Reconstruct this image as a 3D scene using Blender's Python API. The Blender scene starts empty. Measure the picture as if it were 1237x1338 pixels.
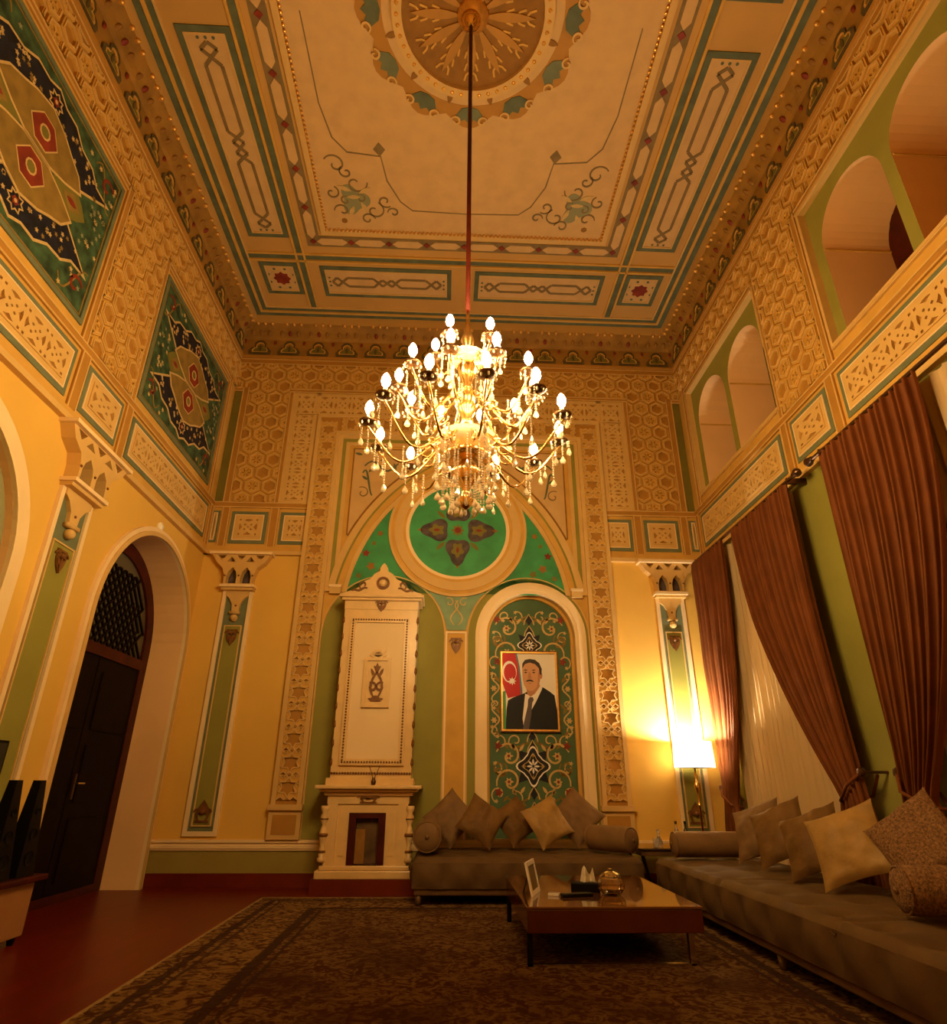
import bpy, bmesh, math, random
from math import sin, cos, pi, sqrt, radians
from mathutils import Matrix, Vector, noise
from mathutils.geometry import tessellate_polygon
random.seed(7)
S = bpy.context.scene
COL = S.collection.objects
# ------------------------------------------------------------------ camera, world, exposure
X0 = 0.12                      # centre line of the room
HW = 3.51                      # half width
XL, XR = X0-HW, X0+HW
LEN = 9.3                      # back wall (y=0) to rear wall
CZ = 8.04                      # ceiling height
def cam_axes(p, yw, r):
    f = Vector((sin(yw)*cos(p), cos(yw)*cos(p), sin(p))); ri = Vector((cos(yw), -sin(yw), 0)); up = ri.cross(f)
    return cos(r)*ri+sin(r)*up, -sin(r)*ri+cos(r)*up, f
ri, up, fw = cam_axes(.4118, .04141, .00547)
cd = bpy.data.cameras.new('camera'); cam = bpy.data.objects.new('camera', cd); COL.link(cam)
M = Matrix.Identity(4)
for i in range(3):
    M[i][0] = ri[i]; M[i][1] = up[i]; M[i][2] = -fw[i]
M[0][3], M[1][3], M[2][3] = 0, -8.2818, 1.1
cam.matrix_world = M
cd.sensor_fit = 'HORIZONTAL'; cd.sensor_width = 36; cd.lens = 811.78/1237*36; cd.clip_start = .02
S.camera = cam
w = bpy.data.worlds.new('night'); S.world = w; w.use_nodes = True
w.node_tree.nodes['Background'].inputs[0].default_value = (.004, .006, .012, 1)
w.node_tree.nodes['Background'].inputs[1].default_value = .5
vs = S.view_settings
vs.view_transform = 'Standard'; vs.look = 'None'; vs.gamma = 1; vs.use_curve_mapping = False; vs.exposure = 0.0
BULB = 385.0                   # radiance of the chandelier bulbs
LAMP = 3000.0                   # radiance of the floor lamp bulb
# ------------------------------------------------------------------ materials
MAT = {}
def mat(name, col, rough=.6, metal=0, nz=None, bump=None, spec=.35, emit=None, trans=0, coat=0, alpha=None):
    m = bpy.data.materials.new(name); m.use_nodes = True; nt = m.node_tree; N = nt.nodes; L = nt.links
    b = N['Principled BSDF']
    b.inputs['Base Color'].default_value = (*col, 1); b.inputs['Roughness'].default_value = rough
    b.inputs['Metallic'].default_value = metal; b.inputs['Specular IOR Level'].default_value = spec
    b.inputs['Transmission Weight'].default_value = trans; b.inputs['Coat Weight'].default_value = coat
    if emit:
        b.inputs['Emission Color'].default_value = (*emit[0], 1); b.inputs['Emission Strength'].default_value = emit[1]
    tc = N.new('ShaderNodeTexCoord')
    if nz:
        n = N.new('ShaderNodeTexNoise'); n.inputs['Scale'].default_value = nz[0]; n.inputs['Detail'].default_value = 5
        r = N.new('ShaderNodeMapRange'); r.inputs[1].default_value = .3; r.inputs[2].default_value = .7
        r.inputs[3].default_value = 1-nz[1]; r.inputs[4].default_value = 1+nz[1]
        mx = N.new('ShaderNodeMix'); mx.data_type = 'RGBA'; mx.blend_type = 'MULTIPLY'; mx.inputs[0].default_value = 1
        mx.inputs[6].default_value = (*col, 1)
        L.new(tc.outputs['Object'], n.inputs['Vector']); L.new(n.outputs[0], r.inputs[0]); L.new(r.outputs[0], mx.inputs[7]); L.new(mx.outputs[2], b.inputs['Base Color'])
    if bump:
        n2 = N.new('ShaderNodeTexNoise'); n2.inputs['Scale'].default_value = bump[0]; n2.inputs['Detail'].default_value = 3
        bp = N.new('ShaderNodeBump'); bp.inputs['Strength'].default_value = bump[1]; bp.inputs['Distance'].default_value = .01
        L.new(tc.outputs['Object'], n2.inputs['Vector']); L.new(n2.outputs[0], bp.inputs['Height']); L.new(bp.outputs[0], b.inputs['Normal'])
    MAT[name] = m; return m
mat('plaster', (.71, .425, .075), .75, nz=(1.3, .05), bump=(60, .05))
mat('plaster_dado', (.28, .215, .04), .75, nz=(2, .08))
mat('cream', (.63, .395, .125), .6, nz=(6, .04))
mat('white_paint', (.82, .61, .32), .5, nz=(6, .03))
mat('rose_plaster', (.82, .51, .225), .7, nz=(2, .04))
mat('ochre', (.60, .335, .062), .7, nz=(5, .08))
mat('rail', (.42, .20, .028), .65, nz=(5, .08))
mat('brown', (.27, .125, .02), .8, nz=(9, .15))
mat('olive', (.265, .235, .038), .7, nz=(3, .07))
mat('spandrel_teal', (.20, .32, .19), .6, nz=(5, .15))
mat('moss', (.17, .145, .022), .7, nz=(3, .1))
mat('teal_frame', (.145, .165, .085), .6, nz=(8, .12))
mat('teal_pale', (.25, .25, .12), .6, nz=(4, .1))
mat('grey_green', (.105, .125, .065), .65, nz=(6, .2))
mat('emerald', (.045, .29, .10), .6, nz=(3.5, .22))
mat('niche_green', (.07, .135, .058), .65, nz=(3, .15))
mat('mural_green', (.035, .075, .032), .6, nz=(9, .75))
mat('navy', (.007, .009, .018), .6, nz=(14, .6))
mat('purple_dark', (.07, .05, .05), .6, nz=(9, .6))
mat('mural_ochre', (.24, .145, .026), .65, nz=(7, .25))
mat('red', (.21, .026, .010), .6, nz=(8, .3))
mat('cream_line', (.58, .39, .14), .6, nz=(20, .1))
mat('gold', (.80, .45, .10), .35, .7, nz=(20, .15))
mat('gold_old', (.17, .065, .013), .5, .15, nz=(20, .35))
mat('ceiling_paint', (.53, .30, .078), .7, nz=(1.6, .06))
mat('ceiling_panel', (.60, .38, .15), .7, nz=(5, .07))
mat('ceiling_orn', (.21, .14, .05), .7, nz=(8, .15))
mat('cove', (.30, .15, .022), .6, nz=(4, .25))
mat('cove_dark', (.10, .07, .02), .7, nz=(10, .3))
mat('door_wood', (.006, .002, .0015), .55, nz=(5, .3), spec=.08)
mat('dark_red_wood', (.055, .007, .003), .45, nz=(6, .3), spec=.15)
mat('glass_dark', (.03, .03, .022), .12, spec=.6)
mat('fan_glass', (.11, .09, .05), .2, spec=.5)
mat('skirting', (.13, .013, .004), .35, nz=(4, .2))
mat('stove_tile', (.70, .47, .20), .30, nz=(7, .07), spec=.5)
mat('stove_glaze', (.78, .60, .36), .06, spec=.7, coat=.6)
mat('soot', (.10, .055, .02), .8, nz=(7, .4))
mat('black', (.004, .003, .003), .45, spec=.15)
mat('chrome', (.75, .72, .68), .12, 1)
mat('bronze', (.12, .06, .03), .3, .8)
mat('paper', (.86, .80, .70), .7)
mat('skin', (.62, .33, .17), .6); mat('skin_shade', (.47, .22, .11), .6); mat('hair', (.045, .03, .02), .6); mat('suit', (.006, .006, .009), .6)
mat('shirt', (.85, .80, .74), .6); mat('tie', (.09, .07, .075), .5); mat('flag_red', (.50, .018, .018), .55); mat('flag_blue', (.05, .25, .40), .55); mat('flag_green', (.07, .30, .10), .55)
mat('velvet', (.105, .056, .017), .75, nz=(4.5, .22), bump=(140, .12), spec=.25)
mat('console_wood', (.34, .155, .05), .5, nz=(5, .12))
mat('sofa_frame', (.12, .06, .02), .45, nz=(6, .2))
mat('cushion_taupe', (.185, .10, .034), .7, nz=(5, .18), bump=(170, .2))
mat('cushion_velvet', (.15, .075, .018), .6, nz=(6, .25), bump=(40, .3), spec=.2)
mat('cushion_gold', (.33, .19, .05), .55, nz=(6, .2), bump=(30, .3), spec=.25)
mat('boucle', (.20, .10, .036), .85, nz=(70, .6), bump=(95, 1.0))
mat('table_wood', (.10, .022, .006), .18, nz=(3, .2), spec=.5, coat=.3)
mat('table_gloss', (.16, .06, .018), .07, nz=(3, .15), spec=.6, coat=.8)
mat('curtain', (.16, .045, .008), .75, nz=(4, .15), bump=(220, .1), spec=.2)
mat('crystal', (.95, .85, .65), .06, 0, spec=1, trans=.55)
mat('brass', (.85, .55, .2), .2, 1)
mat('candle', (.85, .75, .55), .4)
mat('bulb', (1, .9, .7), .3, emit=((1, .66, .27), BULB))
mat('lamp_bulb', (1, .9, .7), .3, emit=((1, .86, .68), LAMP))
mat('clear_glass', (.95, .95, .95), .05, trans=.85, spec=.6)
mat('cut_glass', (.92, .80, .58), .03, trans=1, spec=.6)
mat('tissue', (.85, .78, .6), .8)
mat('plastic_white', (.8, .72, .55), .4)
mat('glass_smoke', (.05, .03, .02), .08, spec=.6)
def mat_fabric(name, col, tr):
    m = bpy.data.materials.new(name); m.use_nodes = True; N = m.node_tree.nodes; L = m.node_tree.links; N.clear()
    o = N.new('ShaderNodeOutputMaterial'); d = N.new('ShaderNodeBsdfDiffuse'); t = N.new('ShaderNodeBsdfTranslucent'); x = N.new('ShaderNodeMixShader')
    d.inputs[0].default_value = (*col, 1); t.inputs[0].default_value = (*col, 1); x.inputs[0].default_value = tr
    L.new(d.outputs[0], x.inputs[1]); L.new(t.outputs[0], x.inputs[2]); L.new(x.outputs[0], o.inputs[0]); MAT[name] = m
mat_fabric('sheer', (.80, .58, .30), .35)
mat_fabric('lampshade', (.97, .92, .80), .8)
def nodes_for(name): 
    m = MAT[name]; return m.node_tree.nodes, m.node_tree.links, m.node_tree.nodes['Principled BSDF']
def mth(N, L, op, a, b=None, c=None):
    n = N.new('ShaderNodeMath'); n.operation = op
    for i, v in enumerate((a, b, c)):
        if v is None: continue
        if isinstance(v, (int, float)): n.inputs[i].default_value = v
        else: L.new(v, n.inputs[i])
    return n.outputs[0]
def mixc(N, L, f, a, b):
    n = N.new('ShaderNodeMix'); n.data_type = 'RGBA'
    for s, v in ((0, f), (6, a), (7, b)):
        if isinstance(v, tuple): n.inputs[s].default_value = (*v, 1)
        elif isinstance(v, (int, float)): n.inputs[s].default_value = v
        else: L.new(v, n.inputs[s])
    return n.outputs[2]
def make_floor_mat():
    mat('floor_wood', (.23, .032, .006), .36, spec=.22, coat=.05)
    N, L, b = nodes_for('floor_wood'); tc = N.new('ShaderNodeTexCoord')
    br = N.new('ShaderNodeTexBrick'); mp = N.new('ShaderNodeMapping'); mp.inputs['Rotation'].default_value = (0, 0, pi/2)
    L.new(tc.outputs['Object'], mp.inputs[0]); L.new(mp.outputs[0], br.inputs[0])
    br.inputs['Color1'].default_value = (.16, .011, .002, 1); br.inputs['Color2'].default_value = (.125, .008, .0015, 1); br.inputs['Mortar'].default_value = (.07, .008, .002, 1)
    br.inputs['Scale'].default_value = 1; br.inputs['Mortar Size'].default_value = .002; br.inputs['Brick Width'].default_value = 1.2; br.inputs['Row Height'].default_value = .12
    n = N.new('ShaderNodeTexNoise'); n.inputs['Scale'].default_value = 3; m2 = N.new('ShaderNodeMapping'); m2.inputs['Scale'].default_value = (6, .5, 1)
    L.new(tc.outputs['Object'], m2.inputs[0]); L.new(m2.outputs[0], n.inputs[0])
    f = mth(N, L, 'MULTIPLY', n.outputs[0], .5)
    L.new(mixc(N, L, f, br.outputs[0], (.09, .010, .002)), b.inputs['Base Color'])
make_floor_mat()
def make_rug_mat(w_, h_):
    mat('rug', (.1, .05, .02), .95, spec=.1, bump=(300, .4))
    N, L, b = nodes_for('rug'); tc = N.new('ShaderNodeTexCoord'); sp = N.new('ShaderNodeSeparateXYZ'); L.new(tc.outputs['Object'], sp.inputs[0])
    dx = mth(N, L, 'SUBTRACT', w_/2, mth(N, L, 'ABSOLUTE', sp.outputs[0])); dy = mth(N, L, 'SUBTRACT', h_/2, mth(N, L, 'ABSOLUTE', sp.outputs[1]))
    d = mth(N, L, 'MINIMUM', dx, dy)
    def noise_(sc, det=4):
        n = N.new('ShaderNodeTexNoise'); n.inputs['Scale'].default_value = sc; n.inputs['Detail'].default_value = det; L.new(tc.outputs['Object'], n.inputs[0]); return n.outputs[0]
    def ramp(x, lo, hi): 
        r = N.new('ShaderNodeMapRange'); L.new(x, r.inputs[0]); r.inputs[1].default_value = lo; r.inputs[2].default_value = hi; return r.outputs[0]
    dw = mth(N, L, 'ADD', d, mth(N, L, 'MULTIPLY', mth(N, L, 'SUBTRACT', noise_(14), .5), .05))
    def warp(sc, dist, det=5):
        n = N.new('ShaderNodeTexNoise'); n.inputs['Scale'].default_value = sc; n.inputs['Detail'].default_value = det; n.inputs['Distortion'].default_value = dist; L.new(tc.outputs['Object'], n.inputs[0]); return n.outputs[0]
    field = mixc(N, L, ramp(warp(9, 2.5), .43, .57), (.060, .018, .006), (.175, .100, .028))
    field = mixc(N, L, mth(N, L, 'MULTIPLY', ramp(warp(24, 1.5), .54, .62), .7), field, (.055, .016, .006))
    field = mixc(N, L, mth(N, L, 'MULTIPLY', ramp(noise_(1.6, 3), .47, .60), .6), field, (.050, .016, .005))
    def band(lo, hi): return mth(N, L, 'MULTIPLY', mth(N, L, 'GREATER_THAN', dw, lo), mth(N, L, 'LESS_THAN', dw, hi))
    border = mixc(N, L, ramp(warp(10, 2), .42, .58), (.22, .125, .036), (.06, .020, .007))
    c = mixc(N, L, mth(N, L, 'LESS_THAN', dw, .62), field, border)
    for lo, hi, cc in ((.60, .68, (.035, .016, .008)), (.72, .75, (.035, .016, .008)), (.14, .20, (.035, .014, .008)), (.24, .27, (.045, .02, .01)), (-1, .03, (.36, .24, .10))):
        c = mixc(N, L, mth(N, L, 'MULTIPLY', band(lo, hi), .85), c, cc)
    L.new(c, b.inputs['Base Color'])
# ------------------------------------------------------------------ geometry helpers
WM = {}
def put(o, parent=None, mtx=None, label=None, cat=None, group=None, kind=None, local=False):
    COL.link(o); mtx = mtx or Matrix.Identity(4)
    if parent:
        o.parent = parent
        if not local: o.matrix_parent_inverse = WM[parent.name].inverted()
    o.matrix_basis = mtx
    WM[o.name] = (WM[parent.name] @ mtx) if (parent and local) else mtx
    if label: o['label'] = label
    if cat: o['category'] = cat
    if group: o['group'] = group
    if kind: o['kind'] = kind
    return o
class MB:
    def __init__(s): s.v = []; s.f = []; s.m = []; s.mats = []
    def mi(s, name):
        if name not in s.mats: s.mats.append(name)
        return s.mats.index(name)
    def add(s, vs_, fs, mt):
        k = len(s.v); i = s.mi(mt); s.v += [tuple(p) for p in vs_]
        for f in fs: s.f.append(tuple(a+k for a in f)); s.m.append(i)
        return s
    def box(s, x0, x1, y0, y1, z0, z1, mt):
        v = [(x0, y0, z0), (x1, y0, z0), (x1, y1, z0), (x0, y1, z0), (x0, y0, z1), (x1, y0, z1), (x1, y1, z1), (x0, y1, z1)]
        return s.add(v, [(3, 2, 1, 0), (4, 5, 6, 7), (0, 1, 5, 4), (1, 2, 6, 5), (2, 3, 7, 6), (3, 0, 4, 7)], mt)
    def rbox(s, x0, x1, y0, y1, z0, z1, r, mt, seg=2):
        bm = bmesh.new(); bmesh.ops.create_cube(bm, size=1)
        for v in bm.verts: v.co = Vector(((x0+x1)/2+v.co.x*(x1-x0), (y0+y1)/2+v.co.y*(y1-y0), (z0+z1)/2+v.co.z*(z1-z0)))
        bmesh.ops.bevel(bm, geom=bm.edges[:], offset=r, segments=seg, profile=.5, affect='EDGES')
        bm.verts.index_update(); s.add([v.co[:] for v in bm.verts], [[v.index for v in f.verts] for f in bm.faces], mt); bm.free(); return s
    def plate(s, loops, d0, d1, mt, side=None, back=False):
        """flat shape in XY with holes, front at z=d1"""
        L2 = []
        for i, lp in enumerate(loops):
            A = sum(lp[j][0]*lp[(j+1) % len(lp)][1]-lp[(j+1) % len(lp)][0]*lp[j][1] for j in range(len(lp)))
            if (A > 0) != (i == 0): lp = lp[::-1]
            L2.append(lp)
        flat = [p for lp in L2 for p in lp]
        tr = tessellate_polygon([[Vector((p[0], p[1], 0)) for p in lp] for lp in L2])
        fs = []
        for t in tr:
            a, b, c = (flat[i] for i in t)
            A = (b[0]-a[0])*(c[1]-a[1])-(c[0]-a[0])*(b[1]-a[1])
            if abs(A) < 1e-12: continue
            fs.append(t if A > 0 else t[::-1])
        s.add([(p[0], p[1], d1) for p in flat], fs, mt)
        if back: s.add([(p[0], p[1], d0) for p in flat], [f[::-1] for f in fs], mt)
        if d1 != d0:
            for lp in L2:
                n = len(lp); v = [(p[0], p[1], d0) for p in lp]+[(p[0], p[1], d1) for p in lp]
                s.add(v, [(j, (j+1) % n, (j+1) % n+n, j+n) for j in range(n)], side or mt)
        return s
    def lathe(s, prof, n, mt, c=(0, 0, 0), axis='Z', sx=1, sy=1):
        v = []; f = []
        for (r, z) in prof:
            for k in range(n):
                a = 2*pi*k/n; p = (r*cos(a)*sx, r*sin(a)*sy, z)
                if axis == 'Y': p = (p[0], p[2], -p[1])
                if axis == 'X': p = (p[2], p[0], p[1])
                v.append((p[0]+c[0], p[1]+c[1], p[2]+c[2]))
        for i in range(len(prof)-1):
            for k in range(n): f.append((i*n+k, i*n+(k+1) % n, (i+1)*n+(k+1) % n, (i+1)*n+k))
        if prof[0][0] > 1e-5: f.append(tuple(range(n))[::-1])
        if prof[-1][0] > 1e-5: f.append(tuple((len(prof)-1)*n+k for k in range(n)))
        return s.add(v, f, mt)
    def tube(s, pts, r, mt, n=6, closed=False):
        P = [Vector(p) for p in pts]; m = len(P); v = []; f = []; prev = None
        for i, p in enumerate(P):
            a = P[(i-1) % m] if (closed or i > 0) else p; b = P[(i+1) % m] if (closed or i < m-1) else p
            t = (b-a).normalized()
            if prev is None:
                ref = Vector((0, 0, 1)) if abs(t.z) < .9 else Vector((1, 0, 0)); x = t.cross(ref).normalized()
            else: x = (prev-t*prev.dot(t)).normalized()
            prev = x; y = t.cross(x); rr = r[i] if isinstance(r, (list, tuple)) else r
            for k in range(n): q = p+x*(rr*cos(2*pi*k/n))+y*(rr*sin(2*pi*k/n)); v.append(q[:])
        for i in range(m if closed else m-1):
            for k in range(n): j = (i+1) % m; f.append((i*n+k, i*n+(k+1) % n, j*n+(k+1) % n, j*n+k))
        if not closed: f.append(tuple(range(n))[::-1]); f.append(tuple((m-1)*n+k for k in range(n)))
        return s.add(v, f, mt)
    def grid(s, fn, nu, nv, mt, flip=False):
        v = [fn(i/nu, j/nv) for j in range(nv+1) for i in range(nu+1)]; W = nu+1
        f = [(j*W+i, j*W+i+1, (j+1)*W+i+1, (j+1)*W+i) for j in range(nv) for i in range(nu)]
        return s.add(v, [q[::-1] for q in f] if flip else f, mt)
    def ball(s, c, r, mt, n=8, m=6, sz=1):
        return s.lathe([(max(r*sin(pi*i/m), 1e-6), -r*sz*cos(pi*i/m)) for i in range(m+1)], n, mt, c)
    def mesh(s, name, smooth=False, angle=None):
        me = bpy.data.meshes.new(name); me.from_pydata(s.v, [], s.f); 
        for m in s.mats: me.materials.append(MAT[m])
        me.polygons.foreach_set('material_index', s.m)
        if smooth or angle: me.polygons.foreach_set('use_smooth', [True]*len(s.f))
        me.update()
        if angle: me.set_sharp_from_angle(angle=radians(angle))
        return me
    def obj(s, name, parent=None, mtx=None, smooth=False, angle=None, **k):
        return put(bpy.data.objects.new(name, s.mesh(name, smooth, angle)), parent, mtx, **k)
def inst(name, me, parent, mtx, **k): return put(bpy.data.objects.new(name, me), parent, mtx, **k)
def empty(name, mtx=None, **k): return put(bpy.data.objects.new(name, None), None, mtx, **k)
def T(x, y, z): return Matrix.Translation((x, y, z))
def R(a, ax): return Matrix.Rotation(radians(a), 4, ax)
def SC(a, b=None, c=None): return Matrix.Diagonal((a, b or a, c or a, 1))
# wall frames: local X to the right and Y up as seen from inside, Z out of the wall into the room
FB = T(X0, 0, 0) @ R(90, 'X')
FL = T(XL, 0, 0) @ R(90, 'Z') @ R(90, 'X')          # local x = world y
FR = T(XR, 0, 0) @ R(-90, 'Z') @ R(90, 'X')         # local x = distance from the back wall
FC = T(X0, 0, CZ) @ R(180, 'X')                     # local y = distance from the back wall
# 2D shapes
def rect(x0, y0, x1, y1): return [(x0, y0), (x1, y0), (x1, y1), (x0, y1)]
def circ(cx, cy, r, n=24, rot=0, ry=None): return [(cx+r*cos(2*pi*k/n+rot), cy+(ry or r)*sin(2*pi*k/n+rot)) for k in range(n)]
def star(cx, cy, r1, r2, n, rot=0): return [(cx+(r1 if k % 2 == 0 else r2)*cos(pi*k/n+rot), cy+(r1 if k % 2 == 0 else r2)*sin(pi*k/n+rot)) for k in range(2*n)]
def arch(cx, y0, w_, ys, n=24): return [(cx-w_, y0), (cx+w_, y0)]+[(cx+w_*cos(pi*k/n), ys+w_*sin(pi*k/n)) for k in range(n+1)]
def archband(cx, y0, r1, r0, ys, n=28): return [(cx+r0, y0), (cx+r1, y0)]+[(cx+r1*cos(pi*k/n), ys+r1*sin(pi*k/n)) for k in range(n+1)]+[(cx-r1, y0), (cx-r0, y0)]+[(cx-r0*cos(pi*k/n), ys+r0*sin(pi*k/n)) for k in range(n+1)]
def dia(cx, cy, a, b): return [(cx-a, cy), (cx, cy-b), (cx+a, cy), (cx, cy+b)]
def vesica(cx, cy, a, b, n=5, rot=0):
    p = [(-a+2*a*k/n, -b*sin(pi*k/n)) for k in range(n)]+[(a-2*a*k/n, b*sin(pi*k/n)) for k in range(n)]
    return [(cx+x*cos(rot)-y*sin(rot), cy+x*sin(rot)+y*cos(rot)) for x, y in p]
def polar(cx, cy, f, n=48, sx=1, sy=1): return [(cx+sx*f(2*pi*k/n)*cos(2*pi*k/n), cy+sy*f(2*pi*k/n)*sin(2*pi*k/n)) for k in range(n)]
def xf(lp, x=0, y=0, s=1, rot=0, mx=1): return [(x+s*(mx*p[0]*cos(rot)-p[1]*sin(rot)), y+s*(mx*p[0]*sin(rot)+p[1]*cos(rot))) for p in lp]
def offs(lp, d):
    cx = sum(p[0] for p in lp)/len(lp); cy = sum(p[1] for p in lp)/len(lp); n = len(lp); out = []
    for i in range(n):
        a, b, c = Vector(lp[i-1]), Vector(lp[i]), Vector(lp[(i+1) % n]); t1 = (b-a).normalized(); t2 = (c-b).normalized()
        nn = Vector((t1.y+t2.y, -t1.x-t2.x)); nn = nn.normalized() if nn.length > 1e-6 else Vector((t1.y, -t1.x))
        k = max(.35, nn.dot(Vector((t1.y, -t1.x)))); out.append((b.x+nn.x*d/k, b.y+nn.y*d/k))
    return out
def spiral(cx, cy, r, turns, a0=0, mx=1, n=18): return [(cx+mx*r*(1-.8*k/n)*cos(a0+turns*2*pi*k/n), cy+r*(1-.8*k/n)*sin(a0+turns*2*pi*k/n)) for k in range(n+1)]
def stroke(pts, w_):
    """thick 2D line as outline"""
    L_, R_ = [], []
    for i, p in enumerate(pts):
        a = Vector(pts[max(i-1, 0)]); b = Vector(pts[min(i+1, len(pts)-1)]); t = (b-a).normalized(); ww = w_*(1 if len(pts) < 6 else (.45+.55*sin(pi*(.12+.76*i/(len(pts)-1)))))
        L_.append((p[0]-t.y*ww/2, p[1]+t.x*ww/2)); R_.append((p[0]+t.y*ww/2, p[1]-t.x*ww/2))
    return R_+L_[::-1]
def strk(mb, pts, w_, d0, d1, mt):
    """ribbon built as quads (safe for curls)"""
    o = stroke(pts, w_); n = len(pts); A = o[:n]; B = o[n:][::-1]
    v = [(p[0], p[1], d1) for p in A]+[(p[0], p[1], d1) for p in B]+[(p[0], p[1], d0) for p in A]+[(p[0], p[1], d0) for p in B]
    f = []
    for i in range(n-1): f += [(i, i+1, n+i+1, n+i), (2*n+i, 2*n+i+1, i+1, i), (n+i, n+i+1, 3*n+i+1, 3*n+i)]
    mb.add(v, f, mt)
def mir(lp): return [(-x, y) for x, y in lp]
def P(name, F, loops, d0, d1, mt, parent, at=(0, 0), side=None, **k):
    return MB().plate(loops, d0, d1, mt, side).obj(name, parent, F @ T(at[0], at[1], 0), **k)
# ------------------------------------------------------------------ the shell
fl = MB().box(XL-.5, XR+.5, -LEN, .3, -.1, 0, 'floor_wood').obj('floor', kind='structure')
# left wall: door arch near the corner, second arched recess further on
DC, DR, DS = 1.26, 1.10, 2.60        # door arch: distance of its centre from the back wall, radius, spring height
NC, NR, NS = 4.65, 1.02, 2.62
wl = MB().plate([[(-LEN, 0), (-DC-DR, 0)]+[(-DC-DR*cos(pi*k/28), DS+DR*sin(pi*k/28)) for k in range(29)]+[(-DC+DR, 0), (0, 0), (0, CZ), (-LEN, CZ)], arch(-NC, .5, NR, NS)], -.42, 0, 'plaster', 'rose_plaster').obj('wall_left', None, FL, kind='structure')
# back wall with the portrait niche
BN, BR_, BS = 1.0, .593, 2.907
wb = MB().plate([rect(-HW-.42, 0, HW+.42, CZ), arch(BN, .49, BR_, BS)], -.3, 0, 'plaster', 'cream').obj('wall_back', None, FB, kind='structure')
# right wall: two tall windows below, arcaded openings above
UP = [(.36, 2.56), (3.66, 5.86), (6.96, 9.0)]
LOW = [(.40, 2.42), (3.62, 5.9)]
wr = MB().plate([rect(0, 0, LEN, CZ)]+[rect(a, 4.93, b, 6.63) for a, b in UP]+[rect(a, .12, b, 3.7) for a, b in LOW], -.10, 0, 'olive', 'cream').obj('wall_right', None, FR, kind='structure')
MB().box(XL-.5, XR+.5, -LEN-.2, -LEN, 0, CZ, 'plaster').obj('wall_rear', kind='structure')
ce = MB().plate([rect(-HW-.5, -.3, HW+.5, LEN)], -.1, 0, 'ceiling_paint').obj('ceiling', None, FC, kind='structure')
# ---- hexagon tiles
HR = .25/sqrt(3)
def hexl(r): return circ(0, 0, r, 6, pi/6)
def hex_mb(kind):
    m = MB(); m.plate([hexl(.90*HR), hexl(.60*HR)], 0, .034, 'ochre'); m.plate([hexl(.76*HR), hexl(.66*HR)], .034, .046, 'cream')
    if kind: m.plate([hexl(.60*HR)], .002, .002, 'rail'); m.plate([hexl(.60*HR)]+[vesica(.30*HR*cos(pi*k/3), .30*HR*sin(pi*k/3), .19*HR, .10*HR, 3, pi*k/3) for k in range(6)], .002, .026, 'ochre')
    else: m.plate([hexl(.60*HR)], .006, .006, 'rail')
    return m
HEX0 = [hex_mb(0).mesh('hexagon_tile'), hex_mb(1).mesh('hexagon_tile')]; HEXC = {}
def hex_mesh(kind, clips):
    key = (kind, tuple((c[0], round(c[1], 3), c[2]) for c in clips))
    if not clips: return HEX0[kind]
    if key not in HEXC:
        bm = bmesh.new(); bm.from_mesh(HEX0[kind])
        for ax, v, s in clips:
            co = (v, 0, 0) if ax == 0 else (0, v, 0); no = (s, 0, 0) if ax == 0 else (0, s, 0)
            bmesh.ops.bisect_plane(bm, geom=bm.verts[:]+bm.edges[:]+bm.faces[:], plane_co=co, plane_no=no, clear_outer=True)
        me = HEX0[kind].copy(); bm.to_mesh(me); bm.free(); HEXC[key] = me
    return HEXC[key]
def hexfield(F, parent, x0, x1, y0, y1, ph=0):
    hw, hh = .90*HR*.866, .90*HR
    MB().plate([rect(x0, y0, x1, y1)], 0, .0035, 'ochre').obj('hexagon_ground', parent, F)
    j0 = int((y0-6.99)/.2165)-2; n = 0
    for j in range(j0, 3):
        y = 6.99+j*.2165; off = .125 if j % 2 == 0 else 0
        for i in range(int(x0/.25)-2, int(x1/.25)+3):
            x = i*.25+off+ph
            if x < x0-hw*.55 or x > x1+hw*.55 or y < y0-hh*.5 or y > y1+hh*.5: continue
            c = []
            if x-hw < x0: c.append((0, x0-x, -1))
            if x+hw > x1: c.append((0, x1-x, 1))
            if y-hh < y0: c.append((1, y0-y, -1))
            if y+hh > y1: c.append((1, y1-y, 1))
            inst('hexagon_tile', hex_mesh((i+j) % 2 if j % 2 else (i % 2), c), parent, F @ T(x, y, .003))
def rail(F, parent, x0, y0, x1, y1, d=.022, mt='rail', name='rail'):
    m = MB().plate([rect(x0, y0, x1, y1)], 0, d, mt)
    if min(x1-x0, y1-y0) > .06:
        if x1-x0 > y1-y0: 
            for yy in (y0, y1-.016): m.plate([rect(x0, yy, x1, yy+.016)], d, d+.008, 'cream')
        else:
            for xx in (x0, x1-.016): m.plate([rect(xx, y0, xx+.016, y1)], d, d+.008, 'cream')
    return m.obj(name, parent, F)
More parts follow.
